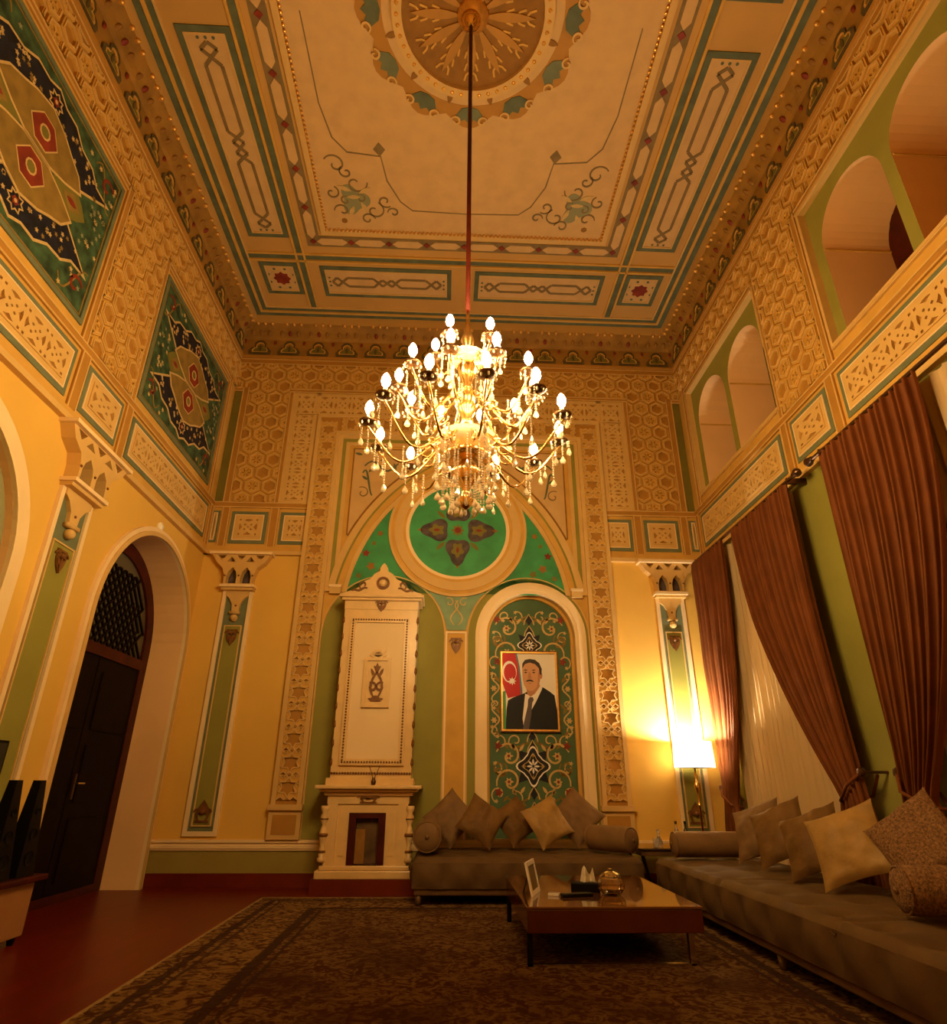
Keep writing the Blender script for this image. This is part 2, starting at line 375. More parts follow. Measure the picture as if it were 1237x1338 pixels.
# ---- perforated plaster tiles
def perf_mesh(w_, h_):
    h = [dia(0, 0, .05, .05)]
    for sx in (-1, 1):
        for sy in (-1, 1): h += [dia(sx*.15, sy*.13, .06, .06), rect(sx*.40-.045, sy*.40-.045, sx*.40+.045, sy*.40+.045)]
        h += [[(sx*.40, -.2), (sx*.44, -.07), (sx*.44, .07), (sx*.40, .2), (sx*.32, .06), (sx*.26, .0), (sx*.32, -.06)], [(-.2, sx*.40), (-.07, sx*.44), (.07, sx*.44), (.2, sx*.40), (.07, sx*.33), (0, sx*.28), (-.07, sx*.33)]]
    sc = lambda lp: [(p[0]*w_, p[1]*h_) for p in lp]
    m = MB(); m.plate([sc(rect(-.5, -.5, .5, .5))]+[sc(l) for l in h], 0, .024, 'cream'); return m.mesh('perforated_tile')
PERF = {}
def perf_fill(F, parent, x0, y0, x1, y1, nx, ny, d=.006):
    w_, h_ = (x1-x0)/nx, (y1-y0)/ny; k = (round(w_, 3), round(h_, 3))
    if k not in PERF: PERF[k] = perf_mesh(w_, h_)
    for i in range(nx):
        for j in range(ny): inst('perforated_tile', PERF[k], parent, F @ T(x0+(i+.5)*w_, y0+(j+.5)*h_, d))
def frieze_panel(F, parent, x0, y0, x1, y1, nx, fr=.05):
    m = MB().plate([rect(x0, y0, x1, y1), rect(x0+fr, y0+fr, x1-fr, y1-fr)], 0, .014, 'teal_frame')
    m.plate([rect(x0+fr, y0+fr, x1-fr, y1-fr), rect(x0+fr+.012, y0+fr+.012, x1-fr-.012, y1-fr-.012)], 0, .022, 'white_paint')
    m.plate([rect(x0+fr, y0+fr, x1-fr, y1-fr)], .004, .004, 'rail')
    m.plate([rect(x0+fr+.012, y0+fr+.012, x1-fr-.012, y1-fr-.012), rect(x0+fr+.06, y0+fr+.06, x1-fr-.06, y1-fr-.06)], .004, .018, 'cream')
    p = m.obj('frieze_panel', parent, F)
    if nx: perf_fill(F, p, x0+fr+.06, y0+fr+.06, x1-fr-.06, y1-fr-.06, nx, 1, .005)
    return p
# ---- pilaster with flared capital
def emblem_mb(s=1, up_=False):
    m = MB(); k = -1 if up_ else 1
    for mx in (1, -1):
        strk(m, xf(spiral(.055, .02, .035, .9, 0), 0, 0, s, 0, mx), .018*s, 0, .02, 'gold_old')
        strk(m, xf([(.0, -.12*k), (.03, -.08*k), (.05, -.04*k), (.06, 0), (.045, .05*k), (.02, .07*k)], 0, 0, s, 0, mx), .022*s, 0, .016, 'gold_old')
        m.plate([xf(vesica(.035, -.035*k, .04, .016, 5, 1.1*k), 0, 0, s, 0, mx)], 0, .022, 'gold_old')
    m.plate([xf(vesica(0, -.06*k, .075, .02, 6, pi/2), 0, 0, s)], 0, .026, 'gold_old'); m.ball((0, .02*s, .012), .028*s, 'gold_old', 8, 6)
    m.plate([xf(rect(-.07, .055 if not up_ else -.075, .07, .075 if not up_ else -.055), 0, 0, s)], 0, .014, 'gold_old')
    return m
EMB, EMBU = emblem_mb(1).mesh('emblem'), emblem_mb(1.05, True).mesh('emblem')
def pilaster(F, parent, c, w_, capw, z0=.52):
    h = w_/2; G = F @ T(c, 0, 0)
    p = MB().plate([rect(-h+.02, z0, h-.02, 3.46)], 0, .012, 'teal_frame').obj('pilaster', parent, G)
    P('frame', G, [rect(-h, z0, h, 3.46), rect(-h+.05, z0+.05, h-.05, 3.46)], 0, .035, 'white_paint', p)
    P('field', G, [rect(-h+.10, z0+.12, h-.10, 2.985)], .012, .02, 'olive', p)
    P('field_border', G, [rect(-h+.085, z0+.10, h-.085, 3.0), rect(-h+.10, z0+.115, h-.10, 2.985)], .012, .03, 'cream', p)
    # corbel and hanging drop
    k = (w_-.1)/.3
    cor = [(-.15*k, 3.46), (-.15*k, 3.40), (-.10*k, 3.36), (-.055*k, 3.28), (-.045*k, 3.18), (.045*k, 3.18), (.055*k, 3.28), (.10*k, 3.36), (.15*k, 3.40), (.15*k, 3.46)]
    P('corbel', G, [cor], .012, .05, 'cream', p)
    m = MB().box(-.065*k, .065*k, 3.145, 3.18, .012, .07, 'cream'); m.ball((0, 3.095, .04), .05, 'cream', 10, 6); m.ball((0, 3.26, .05), .015, 'gold_old', 6, 4); m.obj('drop', p, G, smooth=True)
    inst('emblem', EMB, p, G @ T(0, 2.87, .02)); inst('emblem', EMBU, p, G @ T(0, z0+.23, .02) @ SC(1.1))
    m = MB().box(-h-.03, h+.03, 3.495, 3.53, 0, .145, 'white_paint'); m.box(-h-.01, h+.01, 3.46, 3.495, 0, .11, 'cream'); m.obj('cap_moulding', p, G)
    # capital: body swelling outwards to the abacus
    q = capw/2; b = h-.01
    out = [(-b, 3.53), (b, 3.53), (b+.005, 3.66), (b+.04, 3.76), (q-.10, 3.84), (q-.03, 3.95), (-q+.03, 3.95), (-q+.10, 3.84), (-b-.04, 3.76), (-b-.005, 3.66)]
    holes = []
    aw = b*.36
    for sx in (-1, 1):
        cx = sx*b*.5
        holes.append([(cx-aw, 3.545), (cx+aw, 3.545), (cx+aw, 3.64), (cx+aw*.75, 3.71), (cx, 3.775), (cx-aw*.75, 3.71), (cx-aw, 3.64)])
    tw = (2*q-.2)/5
    for i in range(5):
        cx = -q+.1+tw*(i+.5); a = tw*.46
        holes.append([(cx-a, 3.942), (cx+a, 3.942), (cx, 3.868)] if i % 2 == 0 else [(cx-a, 3.850), (cx+a, 3.850), (cx, 3.924)])
    cp = MB().plate([out]+holes, .0, .125, 'cream', 'cream').obj('capital', p, G)
    m = MB().plate([rect(-b, 3.54, b, 3.79)], 0, .02, 'purple_dark'); m.plate([rect(-q+.10, 3.845, q-.10, 3.945)], 0, .004, 'cream')
    for sx in (-1, 0, 1): m.ball((sx*b*.97, 3.655, .125), .015, 'gold_old', 6, 4)
    m.obj('capital_recess', p, G)
    MB().box(-q, q, 3.95, 3.985, 0, .17, 'white_paint').obj('abacus', p, G)
    return p
# ---- side walls, upper storey (s = -1 left, +1 right; d measured from the back wall)
def side_upper(F, s, parent):
    X = lambda a, b: (a, b) if s > 0 else (-b, -a)
    def rl(a, z0, b, z1, **k): x0, x1 = X(a, b); return rail(F, parent, x0, z0, x1, z1, **k)
    x0, x1 = X(0, LEN)
    MB().plate([rect(x0, 4.0, x1, 7.3)]+([[*rect(*[v for v in (X(a, b)[0], 4.93, X(a, b)[1], 6.63)])] for a, b in UP] if s > 0 else []), 0, .003, 'ochre').obj('upper_field', parent, F)
    # frieze
    MB().plate([rect(x0, 3.985, x1, 4.04)], 0, .06, 'cream').plate([rect(x0, 4.04, x1, 4.11)], 0, .035, 'ochre').obj('frieze_moulding', parent, F)
    rl(0.02, 4.70, 6.3, 4.79)
    for a, b in ((.02, .13), (2.53, 2.66), (3.40, 3.53)): rl(a, 4.11, b, 4.70)
    for a, b, n in ((.19, 2.48, 7), (2.70, 3.37, 1), (3.58, 5.87, 7)): x, y = X(a, b); frieze_panel(F, parent, x, 4.17, y, 4.66, n)
    # frames of the bays
    for a, b in ((.33, 2.53), (3.63, 5.83)):
        g = .03
        for lo, hi in ((a-.12, a-g), (b+g, b+.12)): rl(lo, 4.79, hi, 6.74)
        rl(a-.02, 6.66, b+.02, 6.74)
    rl(0.02, 7.20, 6.3, 7.30)
    x0, x1 = X(.0, 6.0)
    ph = 0
    hexfield(F, parent, x0+(0 if s < 0 else .02), x1-(.02 if s < 0 else 0), 6.745, 7.195, 0)
    x0, x1 = X(2.655, 3.505); hexfield(F, parent, x0, x1, 4.795, 6.745, 0)
side_upper(FL, -1, wl); side_upper(FR, 1, wr)
# ---- murals on the left wall
def mural(c, label_i):
    G = FL @ T(-c, 5.745, 0)
    hw, hh = 1.085, .86
    p = MB().plate([rect(-hw, -hh, hw, hh)], 0, .008, 'mural_green').obj('painted_panel', wl, G)
    P('border', G, [rect(-hw, -hh, hw, hh), rect(-hw+.045, -hh+.045, hw-.045, hh-.045)], .008, .02, 'teal_frame', p)
    P('border_line', G, [rect(-hw+.06, -hh+.06, hw-.06, hh-.06), rect(-hw+.075, -hh+.075, hw-.075, hh-.075)], .008, .012, 'mural_ochre', p)
    for sx in (-1, 1):
        end = [(sx*.72, 0), (sx*.62, .10), (sx*.50, .17), (sx*.38, .10), (sx*.22, 0), (sx*.38, -.10), (sx*.50, -.17), (sx*.62, -.10)]
        if sx > 0: end = end[::-1]
        P('small_medallion', G, [offs(end, .022)], .008, .017, 'cream_line', p)
        P('small_medallion', G, [end], .008, .019, 'moss', p)
        P('small_medallion', G, [dia(sx*.50, 0, .13, .095)], .019, .021, 'mural_ochre', p)
        P('small_medallion', G, [vesica(sx*.50, 0, .07, .028)], .019, .024, 'red', p)
    for sy in (-1, 1):
        nav = [(-.90, .43), (-.72, .44), (-.60, .54), (-.42, .56), (-.28, .66), (-.12, .66), (0, .72), (.12, .66), (.28, .66), (.42, .56), (.60, .54), (.72, .44), (.90, .43), (.70, .31), (.52, .20), (-.52, .20), (-.70, .31)]
        half = [(-.55, .17), (-.47, .28), (-.32, .35), (-.20, .42), (0, .48), (.20, .42), (.32, .35), (.47, .28), (.55, .17), (.36, .08), (.16, .018), (-.16, .018), (-.36, .08)]
        md = [(-.17, .20), (-.07, .065), (.07, .065), (.17, .20), (.07, .335), (-.07, .335)]
        nav, half, md = ([(x, y*sy) for x, y in q] for q in (nav, half, md))
        if sy < 0: nav, half, md = nav[::-1], half[::-1], md[::-1]
        nav, half = nav[::-1], half[::-1]
        P('cartouche', G, [offs(nav, .025)], .008, .011, 'cream_line', p); P('cartouche', G, [nav], .008, .014, 'navy', p)
        P('lozenge', G, [offs(half, .022)], .014, .020, 'cream_line', p); P('lozenge', G, [half], .014, .023, 'mural_ochre', p)
        P('medallion', G, [offs(md, .012)], .023, .025, 'cream_line', p); P('medallion', G, [md], .023, .027, 'red', p)
        P('medallion_eye', G, [circ(0, .20*sy, .066, 10), circ(0, .20*sy, .050, 10)], .027, .030, 'cream_line', p); P('medallion_eye', G, [circ(0, .20*sy, .047, 8)], .027, .029, 'moss', p)
        m = MB()
        m.plate([star(0, sy*.575, .10, .07, 8), star(0, sy*.575, .085, .055, 8)], .014, .018, 'cream_line'); m.plate([star(0, sy*.575, .045, .03, 6)], .014, .018, 'red'); m.plate([circ(0, sy*.575, .018, 6)], .014, .020, 'cream_line')
        m.obj('rosette', p, G)
        # flowering tendrils in the corners
        for sx in (-1, 1):
            m = MB()
            strk(m, [(sx*(.62+.36*t), sy*(.66+.10*sin(6*t)-.50*t*t*.5)) for t in [i/9 for i in range(10)]], .02, .008, .012, 'mural_ochre')
            strk(m, spiral(sx*.86, sy*.60, .11, .8, .5, sx), .035, .008, .013, 'red')
            random.seed(int(c*10)+sx*3+sy)
            for k in range(12):
                x = sx*random.uniform(.45, .98); y = sy*random.uniform(.35, .76)
                if abs(y) < .50 or (abs(x) < .75 and abs(y) < .66): continue
                m.plate([star(x, y, .028, .014, 5, k)], .008, .013, 'cream_line' if k % 3 else 'teal_pale')
            m.obj('floral_spray', p, G)
    m = MB(); random.seed(3)
    for k in range(150):
        x = random.uniform(-.75, .75); y = random.choice((-1, 1))*random.uniform(.32, .62)
        if abs(y) < .52-.42*abs(x) or abs(y) > .66-.26*abs(x) or (abs(x) < .13 and abs(y) > .45): continue
        m.plate([star(x, y, .024, .012, 5, k)], .014, .018, 'cream_line' if k % 3 else 'mural_ochre')
    for k in range(40):
        x = random.choice((-1, 1))*random.uniform(.72, .98); y = random.uniform(-.28, .28)
        m.plate([star(x, y, .026, .012, 5, k)], .008, .013, 'cream_line' if k % 2 else 'teal_pale')
    m.obj('blossoms', p, G, kind='stuff')
mural(1.43, 0); mural(4.73, 1)
pilaster(FL, wl, -3.03, .50, 1.02); pilaster(FB, wb, -2.95, .40, .84); pilaster(FB, wb, 2.95, .40, .84)
# ---- door in the left wall and second recess
P('arch_moulding', FL, [archband(-DC, 0, DR+.10, DR, DS)], 0, .04, 'white_paint', wl)
P('arch_moulding', FL, [archband(-DC, 0, DR+.05, DR, DS)], .04, .055, 'cream', wl)
P('arch_moulding', FL, [archband(-NC, .5, NR+.14, NR, NS)], 0, .04, 'white_paint', wl)
P('recess_panel', FL, [arch(-NC, .45, NR+.1, NS)], -.08, -.06, 'teal_pale', wl)
GD = FL @ T(-DC, 0, -.40)
door = MB().plate([arch(0, .0, DR+.05, DS), arch(0, .08, DR-.16, DS)], -.02, .02, 'dark_red_wood').obj('door_1', None, GD, kind='structure')
for sx in (-1, 1):
    x0, x1 = (sx*.01, sx*(DR-.16)); x0, x1 = min(x0, x1), max(x0, x1)
    lf = P('door_leaf', GD, [rect(x0, .02, x1, 2.35)], -.02, .01, 'door_wood', door)
    for z0, z1 in ((.18, .75), (.9, 1.45), (1.6, 2.2)): P('door_panel', GD, [rect(x0+.12, z0, x1-.12, z1)], .01, .022, 'door_wood', lf)
P('transom_rail', GD, [rect(-DR+.1, 2.35, DR-.1, 2.47)], -.02, .03, 'dark_red_wood', door)
P('fanlight_glass', GD, [arch(0, 2.45, DR-.16, DS)], -.02, -.012, 'fan_glass', door)
m = MB()
for k in range(-14, 15):
    for s in (1, -1):
        pts = [(k*.13+s*t, 2.47+t) for t in (0, .3, .6, .9, 1.15)]
        pts = [q for q in pts if abs(q[0]) < DR-.18 and (q[1] < DS or (q[0]**2+(q[1]-DS)**2) < (DR-.17)**2)]
        if len(pts) > 1: strk(m, pts, .024, -.012, .012, 'door_wood')
m.obj('fanlight_lattice', door, GD)
hd = MB().box(.07, .10, .93, 1.17, .01, .03, 'bronze'); hd.tube([(.085, 1.08, .02), (.085, 1.08, .06), (.20, 1.08, .065)], .009, 'chrome', 8); hd.obj('door_handle', door, GD @ T(-.02, 0, 0), smooth=True, angle=40)
# ---- right wall: arcaded openings
for n, (a, b) in enumerate(UP[:2]):
    G = FR @ T(a, 0, 0); W_ = b-a
    if n < 2: 
        aw = .455; c1, c2 = .13+aw, W_-.13-aw
        ar = lambda c: [(c-aw, 4.99), (c+aw, 4.99)]+[(c+aw*cos(pi*k/20), 6.02+.44*sin(pi*k/20)) for k in range(21)]
        pn = MB().plate([rect(-.05, 4.88, W_+.05, 6.68), ar(c1), ar(c2)], -.75, -.05, 'olive', 'rose_plaster').obj('arcade_panel', wr, G)
        for c in (c1, c2):
            P('arch_back', G, [rect(c-.5, 4.9, c+.5, 6.6)], -.77, -.74, 'dark_red_wood', pn)
            g2 = MB().plate([rect(c-.36, 5.0, c-.03, 6.35)], -.74, -.735, 'dark_red_wood').plate([rect(c+.03, 5.0, c+.36, 6.35)], -.74, -.735, 'dark_red_wood').obj('arch_pane', pn, G)
            m = MB()
            for k in (0, 1):   # spring course along the jambs
                xx = c-aw if k == 0 else c+aw-.012
                m.box(xx, xx+.012, 6.0, 6.018, -.74, -.06, 'ochre')
            m.obj('spring_course', pn, G)
        P('sill', G, [rect(-.02, 4.915, W_+.02, 4.945)], -.05, .035, 'cream', wr)
# outer cream frame of the openings
for a, b in UP[:2]:
    P('opening_frame', FR, [rect(a-.035, 4.9, b+.035, 6.665), rect(a, 4.93, b, 6.63)], 0, .03, 'cream', wr)
# ---- dado, skirting
def dado(F, x0, x1, side):
    b = MB().box(x0, x1, 0, .145, 0, .03, 'skirting').obj('baseboard_'+side, None, F, kind='structure')
    MB().box(x0, x1, .145, .375, 0, .012, 'plaster_dado').obj('dado_band', b, F)
    MB().box(x0, x1, .375, .485, 0, .03, 'white_paint').box(x0, x1, .395, .43, .03, .042, 'white_paint').box(x0, x1, .455, .485, .03, .05, 'white_paint').obj('dado_moulding', b, F)
dado(FB, -HW, HW, 'back'); dado(FL, -LEN, -DC-DR-.1, 'left'); 
# ---- back wall upper storey
MB().plate([[(-HW, 4.0), (-2.1, 4.0), (-2.1, 6.2), (2.1, 6.2), (2.1, 4.0), (HW, 4.0), (HW, 7.3), (-HW, 7.3)]], 0, .003, 'ochre').obj('upper_field', wb, FB)
rail(FB, wb, -HW, 7.20, HW, 7.30); rail(FB, wb, -2.66, 6.68, 2.66, 6.745)
for s in (-1, 1):
    o = lambda a, b: (a, b) if s > 0 else (-b, -a)
    def rl(a, z0, b, z1): x0, x1 = o(a, b); rail(FB, wb, x0, z0, x1, z1)
    x0, x1 = o(2.16, HW); MB().plate([rect(x0, 3.985, x1, 4.04)], 0, .06, 'cream').plate([rect(x0, 4.04, x1, 4.11)], 0, .035, 'ochre').obj('frieze_moulding', wb, FB)
    rl(2.16, 4.70, HW, 4.79); rl(3.28, 4.79, 3.38, 6.745); rl(3.38, 6.68, HW, 6.745); rl(2.58, 4.79, 2.655, 6.68)
    rl(2.56, 4.11, 2.68, 4.70); rl(3.25, 4.11, 3.36, 4.70)
    x0, x1 = o(3.385, 3.50); P('green_strip', FB, [rect(x0, 4.80, x1, 6.675)], 0, .012, 'moss', wb)
    x0, x1 = o(3.385, 3.50); frieze_panel(FB, wb, x0, 4.17, x1, 4.65, 0, .03)
    x0, x1 = o(2.71, 3.22); frieze_panel(FB, wb, x0, 4.155, x1, 4.645, 1)
    x0, x1 = o(2.10, 2.53); frieze_panel(FB, wb, x0, 4.155, x1, 4.645, 1)
    x0, x1 = o(2.66, 3.275); hexfield(FB, wb, x0, x1, 4.795, 6.745)
    x0, x1 = o(2.235, 2.52); pv = MB().plate([rect(min(o(2.16, 2.58)), 4.795, max(o(2.16, 2.58)), 6.675)], 0, .006, 'rail').obj('perforated_panel', wb, FB)
    MB().plate([rect(min(o(2.16, 2.58)), 4.795, max(o(2.16, 2.58)), 6.675), rect(x0, 4.83, x1, 6.63)], .0, .02, 'cream').obj('panel_border', pv, FB)
    perf_fill(FB, pv, x0, 4.83, x1, 6.27, 1, 6); 
hexfield(FB, wb, -3.50, 3.50, 6.745, 7.195)
pv = MB().plate([rect(-2.235, 6.26, 2.235, 6.675)], 0, .006, 'rail').obj('perforated_panel', wb, FB)
MB().plate([rect(-2.235, 6.63, 2.235, 6.675)], 0, .02, 'cream').obj('panel_border', pv, FB)
perf_fill(FB, pv, -2.52, 6.29, 2.52, 6.63, 18, 1)
# ---- lattice portal
LU = .275
def lat_mesh():
    w_, h_ = .125, LU/2
    big = star(0, 0, .108, .064, 6, pi/2); holes = [big]
    for sy in (-1, 1):
        holes.append([(-.026, sy*(h_-.002)), (0, sy*(h_-.030)), (.026, sy*(h_-.002))])
        for sx in (-1, 1):
            holes.append([(sx*.052, sy*(h_-.012)), (sx*.072, sy*(h_-.048)), (sx*.092, sy*(h_-.012))])
            holes.append([(sx*.117, sy*.012), (sx*.101, sy*.048), (sx*.117, sy*.075)])
    m = MB().plate([rect(-w_, -h_, w_, h_)]+holes, 0, .016, 'ochre')
    b2 = star(0, 0, .114, .069, 6, pi/2)
    for k in range(12): strk(m, [b2[k], b2[(k+1) % 12]], .014, .014, .030, 'cream')
    for sy in (-1, 1):
        for sx in (-1, 1):
            strk(m, [(sx*.036, sy*h_), (0, sy*(h_-.040))], .013, .014, .031, 'cream'); strk(m, [(sx*.036, sy*h_), (sx*.075, sy*(h_-.035)), (sx*.122, sy*(h_-.002))], .013, .014, .030, 'cream')
            strk(m, [(sx*.099, sy*.057), (sx*.122, sy*.030)], .013, .014, .029, 'cream')
    return m.mesh('lattice_tile')
LAT = lat_mesh()
outer = [(-2.16, .86), (-1.80, .86), (-1.80, 5.92), (1.80, 5.92), (1.80, .86), (2.16, .86), (2.16, 6.27), (-2.16, 6.27)]
po = MB().plate([outer], 0, .05, 'rail', 'cream').obj('lattice_portal', wb, FB)
bw = .055
P('portal_border', FB, [[(-2.16, .86), (-2.16+bw, .86), (-2.16+bw, 6.27-bw), (2.16-bw, 6.27-bw), (2.16-bw, .86), (2.16, .86), (2.16, 6.27), (-2.16, 6.27)]], .05, .085, 'cream', po)
P('portal_border', FB, [[(-1.80-bw, .86), (-1.80, .86), (-1.80, 5.92), (1.80, 5.92), (1.80, .86), (1.80+bw, .86), (1.80+bw, 5.92+bw), (-1.80-bw, 5.92+bw)]], .05, .085, 'cream', po)
for s in (-1, 1):
    for k in range(19): inst('lattice_tile', LAT, po, FB @ T(s*1.98, .91+LU*(k+.5), .052))
    m = MB().box(s*1.98-.20, s*1.98+.20, .80, .86, 0, .12, 'cream').box(s*1.98-.19, s*1.98+.19, .49, .80, 0, .08, 'cream').box(s*1.98-.14, s*1.98+.14, .54, .75, .08, .085, 'rail'); m.obj('portal_base', po, FB)
for k in range(13): inst('lattice_tile', LAT, po, FB @ T((k-6)*LU, 6.095, .052) @ R(90, 'Z'))
# ---- inside the portal
P('cream_field', FB, [rect(-1.80, .49, 1.80, 5.92), arch(BN, .495, BR_, BS)], 0, .006, 'ochre', wb)
for d, q, mt in ((0, .05, 'cream'), (.05, .05, 'olive'), (.09, .07, 'cream')):
    i = d; P('inner_moulding', FB, [[(-1.80+i, 3.48), (-1.80+i+q, 3.48), (-1.80+i+q, 5.92-i-q), (1.80-i-q, 5.92-i-q), (1.80-i-q, 3.48), (1.80-i, 3.48), (1.80-i, 5.92-i), (-1.80+i, 5.92-i)]], .006, .045-.25*d, mt, wb)
AC, AZ = 1.03, 3.12
def pointed(r, z0, n=20):
    """pointed arch outline, two arcs of radius r about (-+AC, AZ)"""
    a0 = math.asin((z0-AZ)/r); a1 = math.acos(AC/r)
    rt = [(-AC+r*cos(a0+(a1-a0)*k/n), AZ+r*sin(a0+(a1-a0)*k/n)) for k in range(n+1)]
    return rt, [(-x, y) for x, y in rt[::-1]]
def pband(r0, r1, z0, d0, d1, mt, name, par):
    a, b = pointed(r1, z0); c, d = pointed(r0, z0)
    return P(name, FB, [a+b[1:]+d[::-1]+c[::-1][1:]], d0, d1, mt, par)
for r0, r1, d1, mt in ((2.56, 2.62, .03, 'cream'), (2.62, 2.70, .05, 'ochre'), (2.70, 2.73, .035, 'olive'), (2.73, 2.82, .055, 'cream')): pband(r0, r1, 3.48, .006, d1, mt, 'arch_moulding', wb)
for s in (-1, 1): MB().box(s*1.65-.075, s*1.65+.075, 3.44, 3.56, 0, .09, 'cream').box(s*1.65-.085, s*1.65+.085, 3.53, 3.565, .0, .10, 'white_paint').obj('arch_foot', wb, FB)
a, b = pointed(2.56, 3.48); P('tympanum', FB, [a+b[1:]], .006, .012, 'emerald', wb)
RZ = 4.42
for r0, r1, d1, mt in ((.693, .74, .03, 'white_paint'), (.74, .78, .045, 'ochre'), (.78, .90, .06, 'cream'), (.90, .985, .04, 'ochre'), (.95, .985, .05, 'cream')):
    P('medallion_ring', FB, [circ(0, RZ, r1, 64), circ(0, RZ, r0, 64)], .006, d1, mt, wb)
md = P('medallion', FB, [circ(0, RZ, .70, 48)], .01, .016, 'emerald', wb)
for k in range(4):
    a = k*pi/2
    m = MB(); q = lambda lp: xf(lp, 0, RZ, 1, a)
    m.plate([q(polar(.31, 0, lambda t: 1+.18*cos(3*t), 30, .19, .16))], .016, .020, 'purple_dark'); m.plate([q(polar(.30, 0, lambda t: 1+.2*cos(5*t), 30, .10, .08))], .020, .023, 'moss'); m.plate([q(vesica(.30, 0, .05, .022))], .023, .026, 'red')
    m.plate([q(dia(.53, 0, .05, .025))], .016, .02, 'brown'); m.plate([q(vesica(.46, 0, .05, .012))], .016, .019, 'red')
    m.plate([q(vesica(.24, .24, .09, .03, 5, pi/4))], .016, .02, 'moss')
    m.obj('medallion_flower', md, FB)
m = MB().plate([star(0, RZ, .10, .06, 8)], .016, .022, 'moss'); m.plate([circ(0, RZ, .045, 12)], .022, .026, 'red'); m.obj('medallion_flower', md, FB)
for s in (-1, 1):      # painted blossoms either side of the ring
    m = MB()
    for x, y, r, mt in ((1.20, 3.86, .07, 'brown'), (1.28, 4.05, .06, 'red'), (1.06, 3.78, .06, 'moss'), (1.10, 4.35, .05, 'brown'), (1.36, 3.72, .05, 'moss'), (1.18, 4.20, .04, 'moss')): m.plate([star(s*x, y, r, r*.55, 5, x*9)], .012, .016, mt)
    m.obj('tympanum_flowers', wb, FB)
    # spandrels above the arch
    tri = [(1.60, 4.42), (1.60, 5.70), (.62, 5.70)]
    arcp = [p for p in pointed(2.84, 4.3, 40)[0] if .5 < p[0] < 1.58]
    poly = [(1.585, arcp[0][1]+.02), (1.585, 5.72)]+[(arcp[-1][0], 5.72)]+arcp[::-1]
    poly = [(s*x, y) for x, y in poly]
    sp = P('spandrel', FB, [poly if s > 0 else poly[::-1]], .006, .016, 'brown', wb)
    ins = offs(poly if s > 0 else poly[::-1], -.022)
    P('spandrel_panel', FB, [ins], .016, .022, 'ceiling_panel', sp)
    m = MB()
    strk(m, [(s*(1.42-.16*t), 5.30-.25*t+.12*sin(5*t)) for t in [i/8 for i in range(9)]], .03, .022, .028, 'grey_green'); strk(m, spiral(s*1.40, 4.98, .10, 1.0, 1, s), .018, .022, .027, 'ceiling_orn')
    strk(m, [(s*(1.40-.5*t), 5.42+.08*sin(7*t)) for t in [i/10 for i in range(11)]], .03, .022, .028, 'grey_green')
    for x, y, an in ((1.38, 5.22, .6), (1.30, 5.36, 2.2), (1.12, 5.52, 0), (.95, 5.42, 1.2), (1.50, 5.62, .2)): m.plate([vesica(s*x, y, .06, .02, 5, an*s)], .022, .029, 'grey_green')
    m.obj('spandrel_scroll', sp, FB)
    # olive arches
    loops = [arch(s*.97, .49, .81, 2.9)]
    if s > 0: loops.append(arch(BN, .495, .60, BS))
    P('arch_field', FB, loops, .006, .012, 'olive', wb)
    P('arch_edge', FB, [archband(s*.97, .49, .83, .815, 2.9)], .006, .022, 'cream', wb)
arcL = [(-.97+.84*cos(t), 2.9+.84*sin(t)) for t in [.12, .3, .5, .68, .80]]
ringb = [(.97*cos(t), RZ+.985*sin(t)) for t in [radians(-90-21), radians(-98), radians(-90), radians(-82), radians(-90+21)]]
tl = [(-.125, 2.98)]+arcL[1:]+ringb+[(-x, y) for x, y in arcL[1:][::-1]]+[(.125, 2.98)]
tealp = P('teal_spandrel', FB, [tl[::-1]], .012, .018, 'spandrel_teal', wb)
m = MB()
for s in (-1, 1): strk(m, [(s*(.03+.05*sin(6*t)), 3.05+.34*t) for t in [i/10 for i in range(11)]], .018, .018, .024, 'cream_line'); strk(m, spiral(s*.10, 3.36, .07, .9, 1, s), .014, .018, .023, 'cream_line')
m.obj('teal_scroll', tealp, FB)
st = P('centre_strip', FB, [rect(-.13, .49, .13, 2.95)], .006, .016, 'ochre', wb)
P('strip_frame', FB, [rect(-.14, .49, .14, 2.96), rect(-.118, .49, .118, 2.935)], .012, .03, 'white_paint', st)
inst('emblem', EMB, st, FB @ T(0, 2.80, .016))
